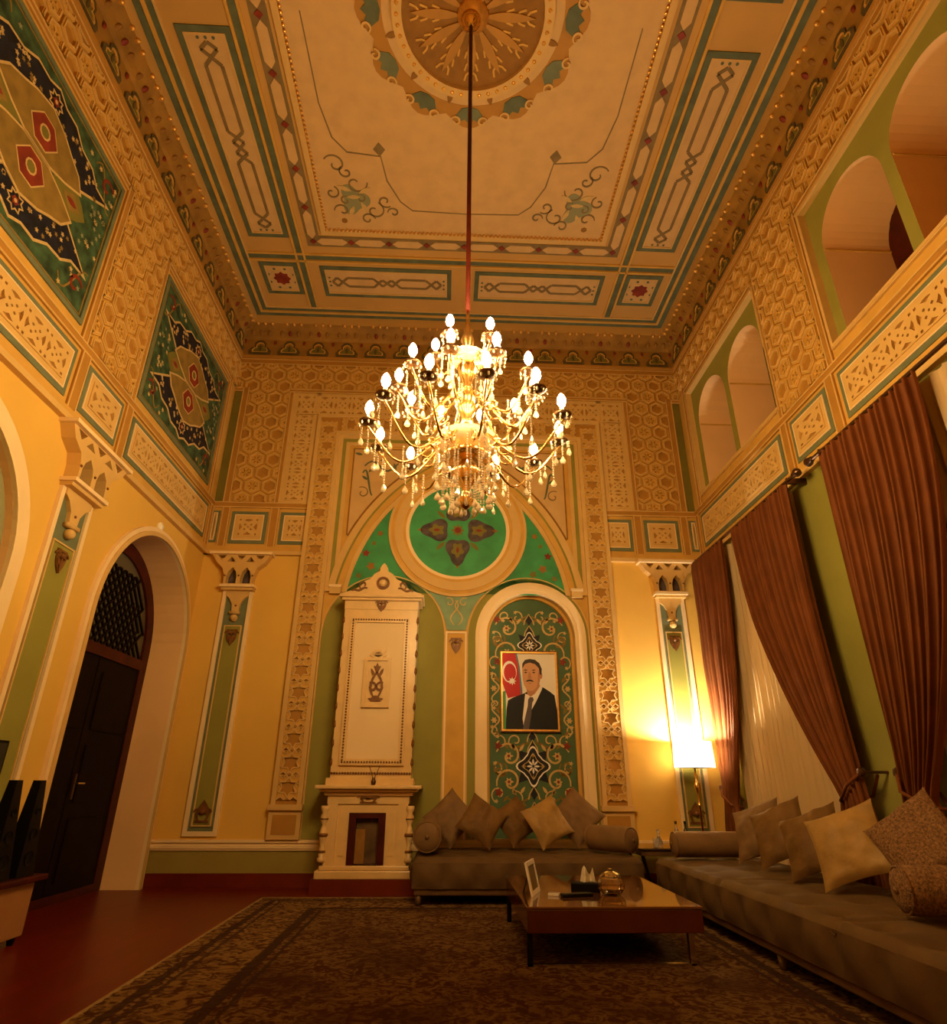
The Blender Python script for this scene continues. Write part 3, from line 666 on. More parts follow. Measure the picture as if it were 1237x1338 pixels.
# ---- portrait niche
P('niche_frame', FB, [archband(BN, .49, .743, .593, BS)], 0, .05, 'white_paint', wb)
P('niche_frame', FB, [archband(BN, .49, .70, .64, BS)], .05, .06, 'white_paint', wb)
P('niche_lip', FB, [archband(BN, .49, .60, .555, BS)], -.15, -.10, 'ochre', wb)
npn = P('niche_panel', FB, [arch(BN, .45, .60, BS, 32)], -.17, -.14, 'niche_green', wb)
GN = FB @ T(BN, 0, -.14)
def niche_scrolls():
    for sx in (-1, 1):
        for z0, k in ((3.05, 1), (2.72, -1), (1.42, 1), (1.12, -1), (2.25, 1), (1.85, -1)):
            m = MB()
            if abs(z0-2.05) < .3:
                strk(m, [(sx*(.47+.05*sin(9*t)), z0-.2+.4*t) for t in [i/12 for i in range(13)]], .02, 0, .006, 'cream_line')
                m.plate([star(sx*.49, z0, .045, .025, 6)], 0, .008, 'cream_line'); m.plate([vesica(sx*.44, z0+.12, .05, .018, 5, 1*sx)], 0, .007, 'mural_ochre')
            else:
                strk(m, spiral(sx*.30, z0, .17, 1.05, .3*k, sx), .026, 0, .007, 'cream_line'); strk(m, spiral(sx*.42, z0-.17*k, .10, .9, 2.2*k, sx), .022, 0, .006, 'mural_ochre')
                strk(m, [(sx*(.04+.30*t), z0+.17*k-.06*sin(3*t)) for t in [i/8 for i in range(9)]], .022, 0, .006, 'mural_ochre')
                m.plate([star(sx*.31, z0, .055, .03, 6)], 0, .009, 'cream_line'); m.plate([star(sx*.44, z0+.12*k, .06, .03, 5)], 0, .008, 'red'); m.plate([circ(sx*.31, z0, .018, 8)], 0, .011, 'red')
                for a in (0, 1.1, 2.2): m.plate([vesica(sx*(.20+.10*cos(a)), z0+.12*sin(a)*k, .055, .018, 5, a*sx)], 0, .007, 'cream_line')
            m.obj('scrollwork', npn, GN)
        for z0, x, r, k in ((3.20, .16, .09, 1), (3.22, .33, .08, -1), (2.92, .46, .09, 1), (2.60, .46, .10, -1), (1.60, .22, .10, -1), (1.58, .42, .09, 1), (1.27, .46, .08, 1), (.98, .44, .10, -1), (.92, .22, .10, 1), (2.40, .50, .05, 1), (2.05, .47, .06, -1), (1.72, .50, .06, 1)):
            m = MB(); strk(m, spiral(sx*x, z0, r, 1.0, 1.2*k, sx), .018, 0, .0055, 'cream_line'); m.plate([star(sx*(x+.3*r), z0+.8*r*k, .03, .014, 5)], 0, .007, 'cream_line'); m.plate([vesica(sx*(x-.9*r), z0-.5*r, .05, .016, 5, .8*k*sx)], 0, .006, 'mural_ochre'); m.obj('tendril', npn, GN)
    for z0, sc in ((2.82, .8), (1.30, 1.05)):
        m = MB()
        f = lambda t: 1+.22*cos(4*t)+.06*cos(8*t)
        m.plate([star(0, z0, .26*sc, .13*sc, 4, pi/4)], 0, .005, 'navy'); m.plate([polar(0, z0, f, 48, .165*sc, .20*sc)], 0, .006, 'navy')
        m.plate([polar(0, z0, f, 48, .165*sc, .18*sc), polar(0, z0, f, 48, .148*sc, .162*sc)], .006, .011, 'shirt'); m.plate([polar(0, z0, f, 48, .10*sc, .11*sc), polar(0, z0, f, 48, .09*sc, .10*sc)], .006, .010, 'cream_line')
        for k in range(8): m.plate([vesica(.045*sc*cos(k*pi/4), z0+.05*sc*sin(k*pi/4), .036*sc, .012*sc, 4, k*pi/4)], .006, .010, 'shirt')
        for k in range(4): m.plate([vesica(.115*sc*cos(k*pi/2), z0+.125*sc*sin(k*pi/2), .03*sc, .02*sc, 4, k*pi/2)], .006, .009, 'mural_ochre')
        m.obj('star_medallion', npn, GN)
    for z0 in (3.16, 3.0, 1.65, 1.52, .98, .80):
        m = MB().plate([dia(0, z0, .045, .07)], 0, .007, 'navy'); strk(m, [(-.07, z0-.06), (-.055, z0), (0, z0+.09), (.055, z0), (.07, z0-.06)], .014, 0, .009, 'cream_line'); m.obj('finial', npn, GN)
niche_scrolls()
# ------------------------------------------------------------------ cornice (cove between walls and ceiling)
PROF = [(0, 7.30), (.05, 7.31), (.055, 7.35), (.035, 7.36), (.045, 7.66), (.07, 7.70), (.10, 7.78), (.15, 7.86), (.17, 7.90), (.185, 7.97), (.20, 8.04)]
def cove():
    m = MB(); L = []
    for o, z in PROF: L.append([(XL+o, -LEN+o, z), (XR-o, -LEN+o, z), (XR-o, -o, z), (XL+o, -o, z)])
    for i in range(len(PROF)-1):
        for j in range(4):
            k = (j+1) % 4; mt = 'rail' if i in (0, 1, 2) else ('cove' if i < 8 else 'ceiling_paint')
            m.add([L[i][j], L[i][k], L[i+1][k], L[i+1][j]], [(3, 2, 1, 0)], mt)
    return m.obj('trim_1', kind='structure')
cv = cove()
def tref():
    f = [(-.165, 0), (.165, 0), (.175, .06), (.13, .12), (.085, .13), (.09, .20), (.05, .25), (0, .265), (-.05, .25), (-.09, .20), (-.085, .13), (-.13, .12), (-.175, .06)]
    m = MB().plate([f, xf(f, 0, .03, .74)], 0, .022, 'cove_dark'); m.plate([xf(f, 0, .03, .74)], 0, .004, 'moss'); m.plate([xf(f, 0, .03, .74), xf(f, 0, .045, .62)], .004, .018, 'ochre')
    m.plate([vesica(0, .12, .07, .02, 5, pi/2)], .004, .012, 'cove_dark')
    return m.mesh('trefoil_niche')
TREF = tref()
BEAD = MB().ball((0, 0, 0), .028, 'gold', 8, 6, 1.3).mesh('bead', True)
OVAL = MB().lathe([(1e-4, 0), (.03, .004), (.04, .018), (.028, .03), (1e-4, .032)], 10, 'brown', sx=.75, sy=1.35).mesh('oval_boss', True)
OVALR = MB().lathe([(1e-4, 0), (.03, .004), (.04, .018), (.028, .03), (1e-4, .032)], 10, 'red', sx=.75, sy=1.35).mesh('oval_boss', True)
def cove_run(F, x0, x1, step, ph):
    x = x0
    while x <= x1+1e-6:
        inst('trefoil_niche', TREF, cv, F @ T(x, 7.375, .037))
        inst('oval_boss', OVALR, cv, F @ T(x+step/2, 7.60, .04) @ SC(.8))
        for k in (-1, 0, 1):
            inst('oval_boss', OVALR if k == 0 and int(x*10) % 2 else OVAL, cv, F @ T(x+k*.13, 7.76, .08) @ R(48, 'X'))
            inst('bead', BEAD, cv, F @ T(x+k*.115+.06, 7.885, .165))
        x += step
cove_run(FB, -3.22, 3.22, .46, 0); cove_run(FL, -5.3, -.30, .4545, 0); cove_run(FR, .30, 5.3, .4545, 0)
# ------------------------------------------------------------------ ceiling compartments (x from centre line, y from the back wall)
CB = LEN-.0
def cp(name, loops, d0, d1, mt, par=ce, **k): return P(name, FC, loops, d0, d1, mt, par, **k)
def ring(o0, o1): return [rect(-HW+o0, o0, HW-o0, LEN-o0), rect(-HW+o1, o1, HW-o1, LEN-o1)]
cp('green_band', ring(.205, .29), 0, .012, 'grey_green'); cp('gold_rib', ring(.29, .33), 0, .03, 'ochre'); cp('green_band', ring(.33, .40), 0, .012, 'grey_green'); cp('gold_rib', ring(.40, .425), 0, .025, 'cream')
ix, iy = 2.385, 1.40           # inner grid lines
for s in (-1, 1):
    a, b = sorted((s*(ix-.075), s*ix)); cp('green_band', [rect(a, .425, b, LEN-.425)], 0, .012, 'grey_green')
    for q in (ix+.005, ix-.11): a, b = sorted((s*q, s*(q+.03))); cp('gold_rib', [rect(a, .425, b, LEN-.425)], 0, .024, 'ochre')
for y0 in (iy, LEN-iy-.09):
    cp('green_band', [rect(-HW+.425, y0+.015, HW-.425, y0+.09)], 0, .013, 'grey_green')
    for q in (y0-.03, y0+.10): cp('gold_rib', [rect(-HW+.425, q, HW-.425, q+.03)], 0, .024, 'ochre')
def coffer(x0, y0, x1, y1, kind):
    p = cp('ceiling_coffer', [rect(x0-.065, y0-.065, x1+.065, y1+.065), rect(x0, y0, x1, y1)], 0, .014, 'grey_green')
    cp('coffer_panel', [rect(x0, y0, x1, y1)], 0, .006, 'ceiling_panel', p)
    cp('coffer_bead', [rect(x0, y0, x1, y1), rect(x0+.022, y0+.022, x1-.022, y1-.022)], .006, .02, 'cream', p)
    cx, cy = (x0+x1)/2, (y0+y1)/2; m = MB()
    if kind == 0:
        m.plate([star(cx, cy, .13, .10, 8)], .006, .012, 'red'); m.plate([star(cx, cy, .19, .15, 8), star(cx, cy, .165, .13, 8)], .006, .010, 'cream_line')
        for k in range(8): m.plate([circ(cx+.20*cos(k*pi/4+.4), cy+.20*sin(k*pi/4+.4), .022, 6)], .006, .011, 'grey_green')
        m.obj('coffer_star', p, FC)
    else:
        L_ = max(x1-x0, y1-y0); v = y1-y0 > x1-x0
        def pt(u, t): return (cx+t, cy+u) if v else (cx+u, cy+t)
        hl = L_/2-.22
        for t_ in (-1, 1):
            q = [(-hl+.10, -.085), (-.20, -.085), (-.07, .065), (.07, -.065), (.20, .085), (hl-.10, .085)]
            q = [(u, t*t_) for u, t in q]
            for (u0, t0), (u1, t1) in zip(q, q[1:]): strk(m, [pt(u0, t0), pt(u1, t1)], .036, .006, .014+.001*t_, 'ceiling_orn')
            for s in (-1, 1):
                q = [(hl-.10, .085), (hl, -.02), (hl+.06, -.085), (hl+.13, 0)]; q = [(s*u, t*t_) for u, t in q]
                for (u0, t0), (u1, t1) in zip(q, q[1:]): strk(m, [pt(u0, t0), pt(u1, t1)], .036, .006, .014+.001*t_, 'ceiling_orn')
        for s in (-1, 1):
            for k in range(-1, 2): m.plate([circ(*pt(s*(hl+.17), k*.08), .018, 6)], .006, .010, 'grey_green')
        m.obj('coffer_strapwork', p, FC)
for s in (-1, 1):
    x0, x1 = sorted((s*2.50, s*2.92))
    coffer(x0, .77, x1, 1.27, 0); coffer(x0, 1.86, x1, 4.36, 1); coffer(x0, 4.94, x1, 7.44, 1)
    x0, x1 = sorted((s*.24, s*2.05)); coffer(x0, .75, x1, 1.23, 1)
# chain of links round the centre panel
ch = cp('chain_border', [rect(-2.20, 1.66, 2.20, LEN-1.66), rect(-2.02, 1.84, 2.02, LEN-1.84)], 0, .008, 'ceiling_orn')
def link_piece(cx, cy, L_, vert):
    lp = [(-L_/2, 0), (-L_/2+.07, -.055), (L_/2-.07, -.055), (L_/2, 0), (L_/2-.07, .055), (-L_/2+.07, .055)]
    lp = [(cx+(y if vert else x), cy+(x if vert else y)) for x, y in lp]
    cp('chain_link', [lp], .008, .016, 'ceiling_panel', ch)
def red_dia(cx, cy, vert): cp('chain_diamond', [dia(cx, cy, .045, .045)], .008, .02, 'red', ch)
n = 8; stp = 4.22/n
for k in range(n): link_piece(-2.11+stp*(k+.5), 1.75, stp-.10, False)
for k in range(n+1): red_dia(-2.11+stp*k, 1.75, False)
for s in (-1, 1):
    n2 = 7; st2 = .56
    for k in range(n2): link_piece(s*2.11, 1.75+st2*(k+.5), st2-.10, True); red_dia(s*2.11, 1.75+st2*(k+1), True)
# beaded frame of the centre panel
cpn = cp('centre_panel', [rect(-1.90, 1.96, 1.90, LEN-1.96)], 0, .008, 'ceiling_panel')
cp('centre_frame', [rect(-1.97, 1.89, 1.97, LEN-1.89), rect(-1.90, 1.96, 1.90, LEN-1.96)], 0, .04, 'cream', cpn)
m = MB(); k = 0
for i in range(int(3.8/.055)): m.ball((-1.88+i*.055, 1.975, .03), .02, 'gold', 6, 4)
for s in (-1, 1):
    for i in range(int(3.2/.055)): m.ball((s*1.885, 2.0+i*.055, .03), .02, 'gold', 6, 4)
m.obj('beading', cpn, FC, kind='stuff')
for s in (-1, 1):      # corner bouquets and running line
    m = MB()
    m.plate([polar(s*1.45, 2.45, lambda t: 1+.25*cos(3*t), 30, .17, .20)], .008, .014, 'teal_pale')
    for x, y, r, t, a0 in ((1.62, 2.95, .14, 1, .5), (1.20, 2.30, .14, 1, 2), (1.40, 2.70, .15, .9, 3), (1.62, 2.28, .11, .9, 0), (1.05, 2.45, .10, 1, 4), (1.72, 2.55, .10, 1, 2), (1.50, 2.85, .09, -1, 1), (1.30, 2.16, .10, -1, 3), (.95, 2.28, .08, 1, 0), (1.36, 2.48, .07, 1, 1), (1.56, 2.44, .07, -1, 2)): strk(m, spiral(s*x, y, r, t, a0, s), .022, .008, .016, 'ceiling_orn')
    for x, y, a in ((1.55, 2.62, .4), (1.33, 2.35, 1.2), (1.50, 2.28, 2), (1.30, 2.60, 2.6), (1.45, 2.50, 0)): m.plate([vesica(s*x, y, .09, .03, 5, a*s)], .008, .018, 'cream_line')
    strk(m, [(s*x, y) for x, y in ((1.70, 4.6), (1.68, 3.7), (1.60, 3.3), (1.45, 3.12), (1.05, 3.08), (1.0, 2.75), (.85, 2.45), (.70, 2.32), (.0, 2.30))], .018, .008, .013, 'ceiling_orn')
    m.plate([dia(s*1.06, 3.17, .07, .09)], .008, .016, 'ceiling_orn'); m.plate([circ(s*1.62, 2.12, .04, 8)], .008, .014, 'brown')
    m.obj('corner_bouquet', cpn, FC)
# centre rosette
G = FC @ T(0, 4.65, 0)
MB_ring = [polar(0, 0, lambda t: 1.06+.07*abs(cos(6*t))+.03*cos(12*t), 96), circ(0, 0, .90, 64)]
rs = MB().plate([polar(0, 0, lambda t: 1.06+.07*abs(cos(6*t))+.03*cos(12*t), 96)], .008, .02, 'ceiling_panel').obj('ceiling_rosette', ce, G)
for k in range(12):
    a = k*pi/6; m = MB()
    f = [(-.15, .02), (-.11, -.05), (-.05, -.02), (0, -.07), (.05, -.02), (.11, -.05), (.15, .02), (.09, .10), (0, .12), (-.09, .10)]
    m.plate([xf(f, 1.03*sin(a), -1.03*cos(a), 1, a)], .024, .034, 'teal_frame' if k % 2 == 0 else 'grey_green')
    for s in (-1, 1): strk(m, xf(spiral(s*.15, -.04, .06, 1, .5, s), 1.03*sin(a), -1.03*cos(a), 1, a), .022, .02, .045, 'cream')
    m.plate([xf(vesica(0, .19, .07, .03, 5, pi/2), 1.03*sin(a+pi/12), -1.03*cos(a+pi/12), 1, a+pi/12)], .02, .034, 'brown')
    m.obj('rosette_shell', rs, G)
MB().plate(MB_ring, .02, .024, 'rail').obj('rosette_band', rs, G)
MB().plate([circ(0, 0, .80, 64), circ(0, 0, .70, 64)], .02, .08, 'cream').obj('rosette_ring', rs, G)
MB().plate([circ(0, 0, .70, 48)], .02, .03, 'brown').obj('rosette_disc', rs, G)
m = MB()
for k in range(48): m.ball((.75*cos(k*pi/24), .75*sin(k*pi/24), .08), .022, 'gold', 6, 4)
m.obj('rosette_beading', rs, G, kind='stuff')
for k in range(12):
    a = k*pi/6; m = MB().plate([xf(vesica(.36, 0, .26, .045, 7, 0), 0, 0, 1, a)], .03, .05, 'rail')
    for q in (-1, 1):
        for r_ in (.30, .42, .52): strk(m, xf([(r_, 0), (r_+.04, q*.05), (r_+.10, q*.07)], 0, 0, 1, a), .02, .03, .042, 'ochre')
    m.obj('rosette_leaf', rs, G)
MB().lathe([(.16, 0), (.15, .05), (.08, .10), (.03, .14)], 20, 'gold').obj('rosette_boss', rs, G @ T(0, 0, .03), smooth=True)
# ------------------------------------------------------------------ right wall windows behind the curtains
for n, (a, b) in enumerate(LOW):
    G = FR @ T(a, 0, -.09)
    wd = MB().plate([rect(0, .12, b-a, 3.7), rect(.07, .19, b-a-.07, 3.63)], -.03, .03, 'white_paint').obj('window_%d' % (n+1), None, G, kind='structure')
    W_ = b-a
    for k in (1, 2): P('mullion', G, [rect(W_*k/3-.03, .19, W_*k/3+.03, 3.63)], -.03, .03, 'white_paint', wd)
    P('transom', G, [rect(.07, 2.7, W_-.07, 2.76)], -.03, .032, 'white_paint', wd)
    for k in range(3):
        for z0, z1 in ((.19, 2.7), (2.76, 3.63)): P('pane', G, [rect(W_*k/3+.03, z0, W_*(k+1)/3-.03, z1)], -.02, -.015, 'glass_dark', wd)
# ------------------------------------------------------------------ curtains
def curtain(d0, d1, tie, tz, tw, mt, label, cat='curtain', name='curtain', off=.20, pleats=9, seed=0, top=3.93, straight=False, grp=None, amp=.052):
    rnd = random.Random(seed); ph = [rnd.uniform(0, 6.28) for _ in range(4)]
    NU, NV = pleats*14, 40
    def edge(top_d, tie_d, t): return top_d+(tie_d-top_d)*(t**1.9)
    def f(u, v):
        z = top-v*(top-.03); t = min(1, (top-z)/(top-tz)) if tz > 0 else 0
        if straight: d = d0+(d1-d0)*u; g = 1
        else:
            e0, e1 = edge(d0, tie-tw/2, t), edge(d1, tie+tw/2, t)
            if z < tz: q = (tz-z)/tz; ex = .10*sin(min(1, q*1.6)*pi/2); e0 -= ex; e1 += ex
            d = e0+(e1-e0)*u; g = (e1-e0)/(d1-d0)
        A = (amp*(.5+.5*v**.4))*(.6+.4*g)
        w_ = sin(2*pi*pleats*u+ph[0]+.5*sin(3*v+ph[1]))+.35*sin(2*pi*pleats*.47*u+ph[2]+v)
        w_ = 1.25-2*abs(sin(pi*pleats*u+.5*ph[0]+.25*sin(3*v+ph[1])))**.8+.45*sin(2*pi*pleats*.37*u+ph[2]+1.5*v)
        return (d+.006*sin(2*pi*pleats*u*2+ph[3]), z, off+A*w_)
    o = MB().grid(f, NU, NV, mt).obj(name, None, FR, smooth=True, label=label, cat=cat, group=grp)
    return o
curtain(.06, 1.12, .30, .92, .26, 'curtain', 'brown pleated curtain tied back in the corner beside the floor lamp', seed=1, pleats=12)
curtain(1.46, 2.74, 2.74, 1.02, .28, 'curtain', 'brown pleated curtain swept aside to a knob beside the olive wall strip', seed=2, pleats=15, off=.21)
curtain(3.34, 4.62, 3.50, 1.02, .30, 'curtain', 'broad brown curtain tied back beyond the olive strip above the textured cushion', seed=3, pleats=15, off=.21)
curtain(.40, 2.55, 0, 0, 0, 'sheer', 'pale pleated sheer curtain hanging between the brown curtain in the corner and its neighbour', cat='sheer curtain', name='sheer_curtain', off=.06, amp=.030, pleats=17, seed=5, straight=True, top=3.92)
curtain(3.7, 5.8, 0, 0, 0, 'sheer', 'pale sheer curtain glimpsed past the broad brown curtain by the long sofa', cat='sheer curtain', name='sheer_curtain', off=.06, amp=.030, pleats=17, seed=6, straight=True, top=3.92)
def rod(d0, d1, label):
    r = MB().tube([(d0, 3.945, .20), (d1, 3.945, .20)], .018, 'bronze', 10).obj('curtain_rod', None, FR, smooth=True, angle=40, label=label, cat='curtain rod')
    for d, s in ((d0, -1), (d1, 1)):
        MB().lathe([(.012, 0), (.03, .01), (.02, .025), (.045, .06), (.045, .085), (.02, .115), (1e-4, .125)], 12, 'bronze', axis='X').obj('finial', r, FR @ T(d, 3.945, .20) @ SC(s, 1, 1), smooth=True)
        MB().box(d-s*.12-.012, d-s*.12+.012, 3.91, 3.975, 0, .21, 'bronze').obj('bracket', r, FR)
rod(.10, 2.86, 'dark curtain rod under the frieze over the window by the floor lamp'); rod(3.22, 5.95, 'dark curtain rod under the frieze beyond the olive wall strip')
def tieback(dk, zk, pts, label):
    r = MB().lathe([(.012, 0), (.012, .20), (.035, .205), (.04, .225), (.03, .245), (1e-4, .25)], 12, 'bronze').obj('tieback_knob', None, FR @ T(dk, zk, 0), smooth=True, angle=40, label=label, cat='tieback')
    m = MB().tube(pts, .014, 'curtain', 6); m.obj('strap', r, FR, smooth=True)
tieback(2.92, 1.20, [(2.92, 1.20, .23), (2.78, 1.10, .29), (2.62, .98, .27), (2.58, .95, .17), (2.75, 1.02, .06), (2.90, 1.18, .08)], 'dark round curtain knob with strap at the swept curtain')
tieback(3.36, 1.19, [(3.36, 1.19, .23), (3.45, 1.06, .30), (3.66, .96, .28), (3.72, .95, .16), (3.52, 1.05, .06), (3.37, 1.17, .08)], 'dark round curtain knob at the broad curtain above the textured cushion')
tieback(.08, 1.06, [(.08, 1.06, .23), (.2, .98, .28), (.40, .88, .27), (.47, .86, .16), (.30, .92, .06), (.10, 1.04, .08)], 'dark curtain knob and strap in the corner behind the floor lamp')
# ------------------------------------------------------------------ rug
RX0, RX1, RY0, RY1 = -1.85, 2.75, -8.9, -.74
make_rug_mat(RX1-RX0, RY1-RY0)
rg = MB().rbox(-(RX1-RX0)/2, (RX1-RX0)/2, -(RY1-RY0)/2, (RY1-RY0)/2, 0, .014, .005, 'rug').obj('rug', None, T((RX0+RX1)/2, (RY0+RY1)/2, 0), label='large worn brown oriental rug with banded border covering the floor', cat='rug')
m = MB(); random.seed(2)
for k in range(230):
    x = -(RX1-RX0)/2+.01+k*(RX1-RX0-.02)/229; m.tube([(x, (RY1-RY0)/2-.005, .008), (x+random.uniform(-.01, .01), (RY1-RY0)/2+.045, .003)], .003, 'cream_line', 3)
m.obj('fringe', rg, None, local=True, kind='stuff')
# ------------------------------------------------------------------ tiled stove with fireplace
V = R(90, 'X')        # XY plates stood up, facing -y
G = T(-.85, 0, 0); st = empty('tiled_stove', G, label='tall cream tiled stove with carved crown and small fireplace opening', cat='fireplace')
def sp(mb, name, smooth=False, par=st, mtx=None, **k): return mb.obj(name, par, mtx, smooth=smooth, local=True, angle=(40 if smooth else None), **k)
sp(MB().box(-.56, .56, -.55, -.05, 0, .145, 'skirting'), 'plinth')
sp(MB().rbox(-.53, .53, -.53, -.03, .145, .225, .012, 'stove_tile').rbox(-.49, .49, -.50, -.03, .225, .27, .01, 'stove_tile'), 'base_step')
base = MB().box(-.44, -.20, -.45, -.03, .27, .88, 'stove_tile').box(.20, .44, -.45, -.03, .27, .88, 'stove_tile').box(-.2, .2, -.45, -.03, .79, .88, 'stove_tile').box(-.2, .2, -.2, -.03, .27, .79, 'soot')
for s in (-1, 1): base.box(s*.395-.055, s*.395+.055, -.475, -.45, .27, .88, 'stove_tile'); base.box(s*.27-.04, s*.27+.04, -.458, -.45, .36, .80, 'stove_tile')
b_ = sp(base, 'base')
ff = sp(MB().plate([rect(-.205, .27, .205, .79), rect(-.125, .272, .125, .735)], .40, .465, 'dark_red_wood'), 'fire_surround', mtx=V)
sp(MB().plate([rect(-.125, .28, .125, .735)], .37, .38, 'soot').box(-.125, -.02, .28, .62, .38, .40, 'brown'), 'fire_door', mtx=V)
prof = [(.03, 0), (.045, .01), (.045, .04), (.028, .05), (.04, .10), (.022, .14), (.03, .20), (.05, .26), (.03, .33), (.02, .36), (.04, .40), (.045, .44), (.028, .48), (.045, .51), (.045, .55)]
BAL = MB().lathe(prof, 12, 'stove_tile').lathe([(.046, .245), (.056, .262), (.046, .28)], 12, 'gold_old').lathe([(.034, .085), (.046, .10), (.034, .115)], 12, 'gold_old').lathe([(.034, .40), (.047, .42), (.034, .44)], 12, 'gold_old').mesh('column', True)
for s in (-1, 1): inst('column', BAL, st, T(s*.475, -.465, .30) @ SC(1.05, 1.05, 1.02), local=True)
sp(MB().box(-.46, .46, -.47, -.03, .88, 1.0, 'stove_tile').rbox(-.50, .50, -.50, -.03, .965, 1.005, .01, 'stove_tile'), 'entablature')
inst('carving', EMBU, st, T(0, -.47, .935) @ V @ SC(1.3, .55, 1), local=True)
mant = sp(MB().rbox(-.60, .60, -.60, -.02, 1.035, 1.075, .012, 'stove_tile').rbox(-.55, .55, -.55, -.02, 1.005, 1.035, .01, 'stove_tile').box(-.50, .50, -.48, -.03, 1.075, 1.15, 'stove_tile'), 'mantel_shelf')
sp(MB().box(-.465, .465, -.42, -.03, 1.15, 3.14, 'stove_tile'), 'upper_body')
m = MB()
for i in range(30): m.ball((-.45+i*.031, -.43, 1.20), .015, 'gold_old', 6, 4)
sp(m, 'beading', True, kind='stuff')
sp(MB().plate([rect(-.375, 1.285, .375, 3.03), rect(-.305, 1.355, .305, 2.965)], .42, .455, 'stove_tile'), 'panel_frame', mtx=V)
m = MB()
for i in range(22):
    for z_ in (1.32, 3.0): m.ball((-.34+i*.0324, -.46, z_), .012, 'gold_old', 6, 4)
for i in range(50):
    for x in (-.34, .34): m.ball((x, -.46, 1.34+i*.0335), .012, 'gold_old', 6, 4)
sp(m, 'beading', True, kind='stuff')
sp(MB().plate([rect(-.305, 1.355, .305, 2.965)], .42, .428, 'stove_glaze'), 'glazed_panel', mtx=V)
pq = sp(MB().plate([rect(-.165, 1.93, .165, 2.525), rect(-.125, 1.97, .125, 2.485)], .428, .465, 'stove_tile').plate([rect(-.125, 1.97, .125, 2.485)], .428, .445, 'stove_tile'), 'plaque', mtx=V)
m = MB()
for s in (-1, 1):
    strk(m, spiral(s*.05, 2.17, .06, 1.1, 1, s), .026, .445, .465, 'gold_old'); strk(m, [(s*(.01+.06*sin(4*t)), 2.02+.40*t) for t in [i/10 for i in range(11)]], .026, .445, .463, 'gold_old')
    m.plate([vesica(s*.05, 2.34, .06, .018, 5, 1.1*s)], .445, .462, 'gold_old'); m.plate([vesica(s*.045, 2.02, .05, .018, 5, .3*s)], .445, .462, 'gold_old')
m.plate([vesica(0, 2.40, .06, .022, 5, pi/2)], .445, .466, 'gold_old'); m.plate([arch(0, 2.0, .06, 2.01, 10)], .445, .46, 'gold_old')
m.obj('carving', pq, Matrix.Identity(4), local=True)
m = MB()
for k in range(7): a = pi*(k+.5)/7; m.plate([vesica(.05*cos(a), 2.53+.055*sin(a), .055, .018, 5, a)], .428, .465, 'stove_tile')
m.plate([arch(0, 2.525, .10, 2.53, 14)], .428, .445, 'stove_tile'); sp(m, 'shell', mtx=V)
LEAF = MB().lathe([(1e-4, -.06), (.028, -.02), (.02, .03), (1e-4, .06)], 8, 'gold_old', sx=.7).mesh('corner_leaf', True)
for s in (-1, 1):
    for k in range(9): inst('corner_leaf', LEAF, st, T(s*.468, -.41, 1.32+k*.21), local=True)
cr = sp(MB().box(-.47, .47, -.43, -.03, 3.14, 3.25, 'stove_tile').rbox(-.51, .51, -.47, -.03, 3.25, 3.285, .01, 'stove_tile').rbox(-.54, .54, -.50, -.03, 3.285, 3.325, .012, 'stove_tile'), 'crown')
inst('carving', EMB, st, T(0, -.43, 3.205) @ V @ SC(.9, .7, 1), local=True)
ped = [(-.53, 3.325), (.53, 3.325), (.50, 3.36), (.36, 3.40), (.27, 3.47), (.24, 3.52), (.17, 3.55), (.12, 3.62), (.05, 3.66), (.05, 3.70), (.03, 3.74), (0, 3.77), (-.03, 3.74), (-.05, 3.70), (-.05, 3.66), (-.12, 3.62), (-.17, 3.55), (-.24, 3.52), (-.27, 3.47), (-.36, 3.40), (-.50, 3.36)]
sp(MB().plate([ped], .12, .42, 'stove_tile', back=True), 'pediment', mtx=V)
sp(MB().plate([circ(0, 3.49, .085, 18), circ(0, 3.49, .06, 18)], .42, .445, 'gold_old').ball((0, 3.49, .42), .058, 'stove_tile', 10, 6), 'pediment_boss', mtx=V)
for q in (-1, 1):
    m = MB(); strk(m, spiral(q*.25, 3.46, .06, .8, -1, q), .022, .42, .44, 'gold_old'); strk(m, [(q*(.20+.20*t), 3.42-.04*t+.012*sin(9*t)) for t in [i/8 for i in range(9)]], .025, .42, .44, 'gold_old')
    sp(m, 'pediment_scroll', mtx=V)
tv = empty('twig_vase', T(-.80, -.54, 1.077), label='tiny dark vase with two crossed twigs on the stove mantel', cat='vase')
MB().lathe([(.012, 0), (.025, .01), (.03, .035), (.016, .06), (.02, .075)], 10, 'bronze').obj('vase', tv, None, smooth=True, local=True)
for s in (-1, 1): MB().tube([(0, 0, .05), (s*.02, 0, .10), (s*.06, .01, .20)], .005, 'bronze', 5).obj('twig', tv, None, local=True)
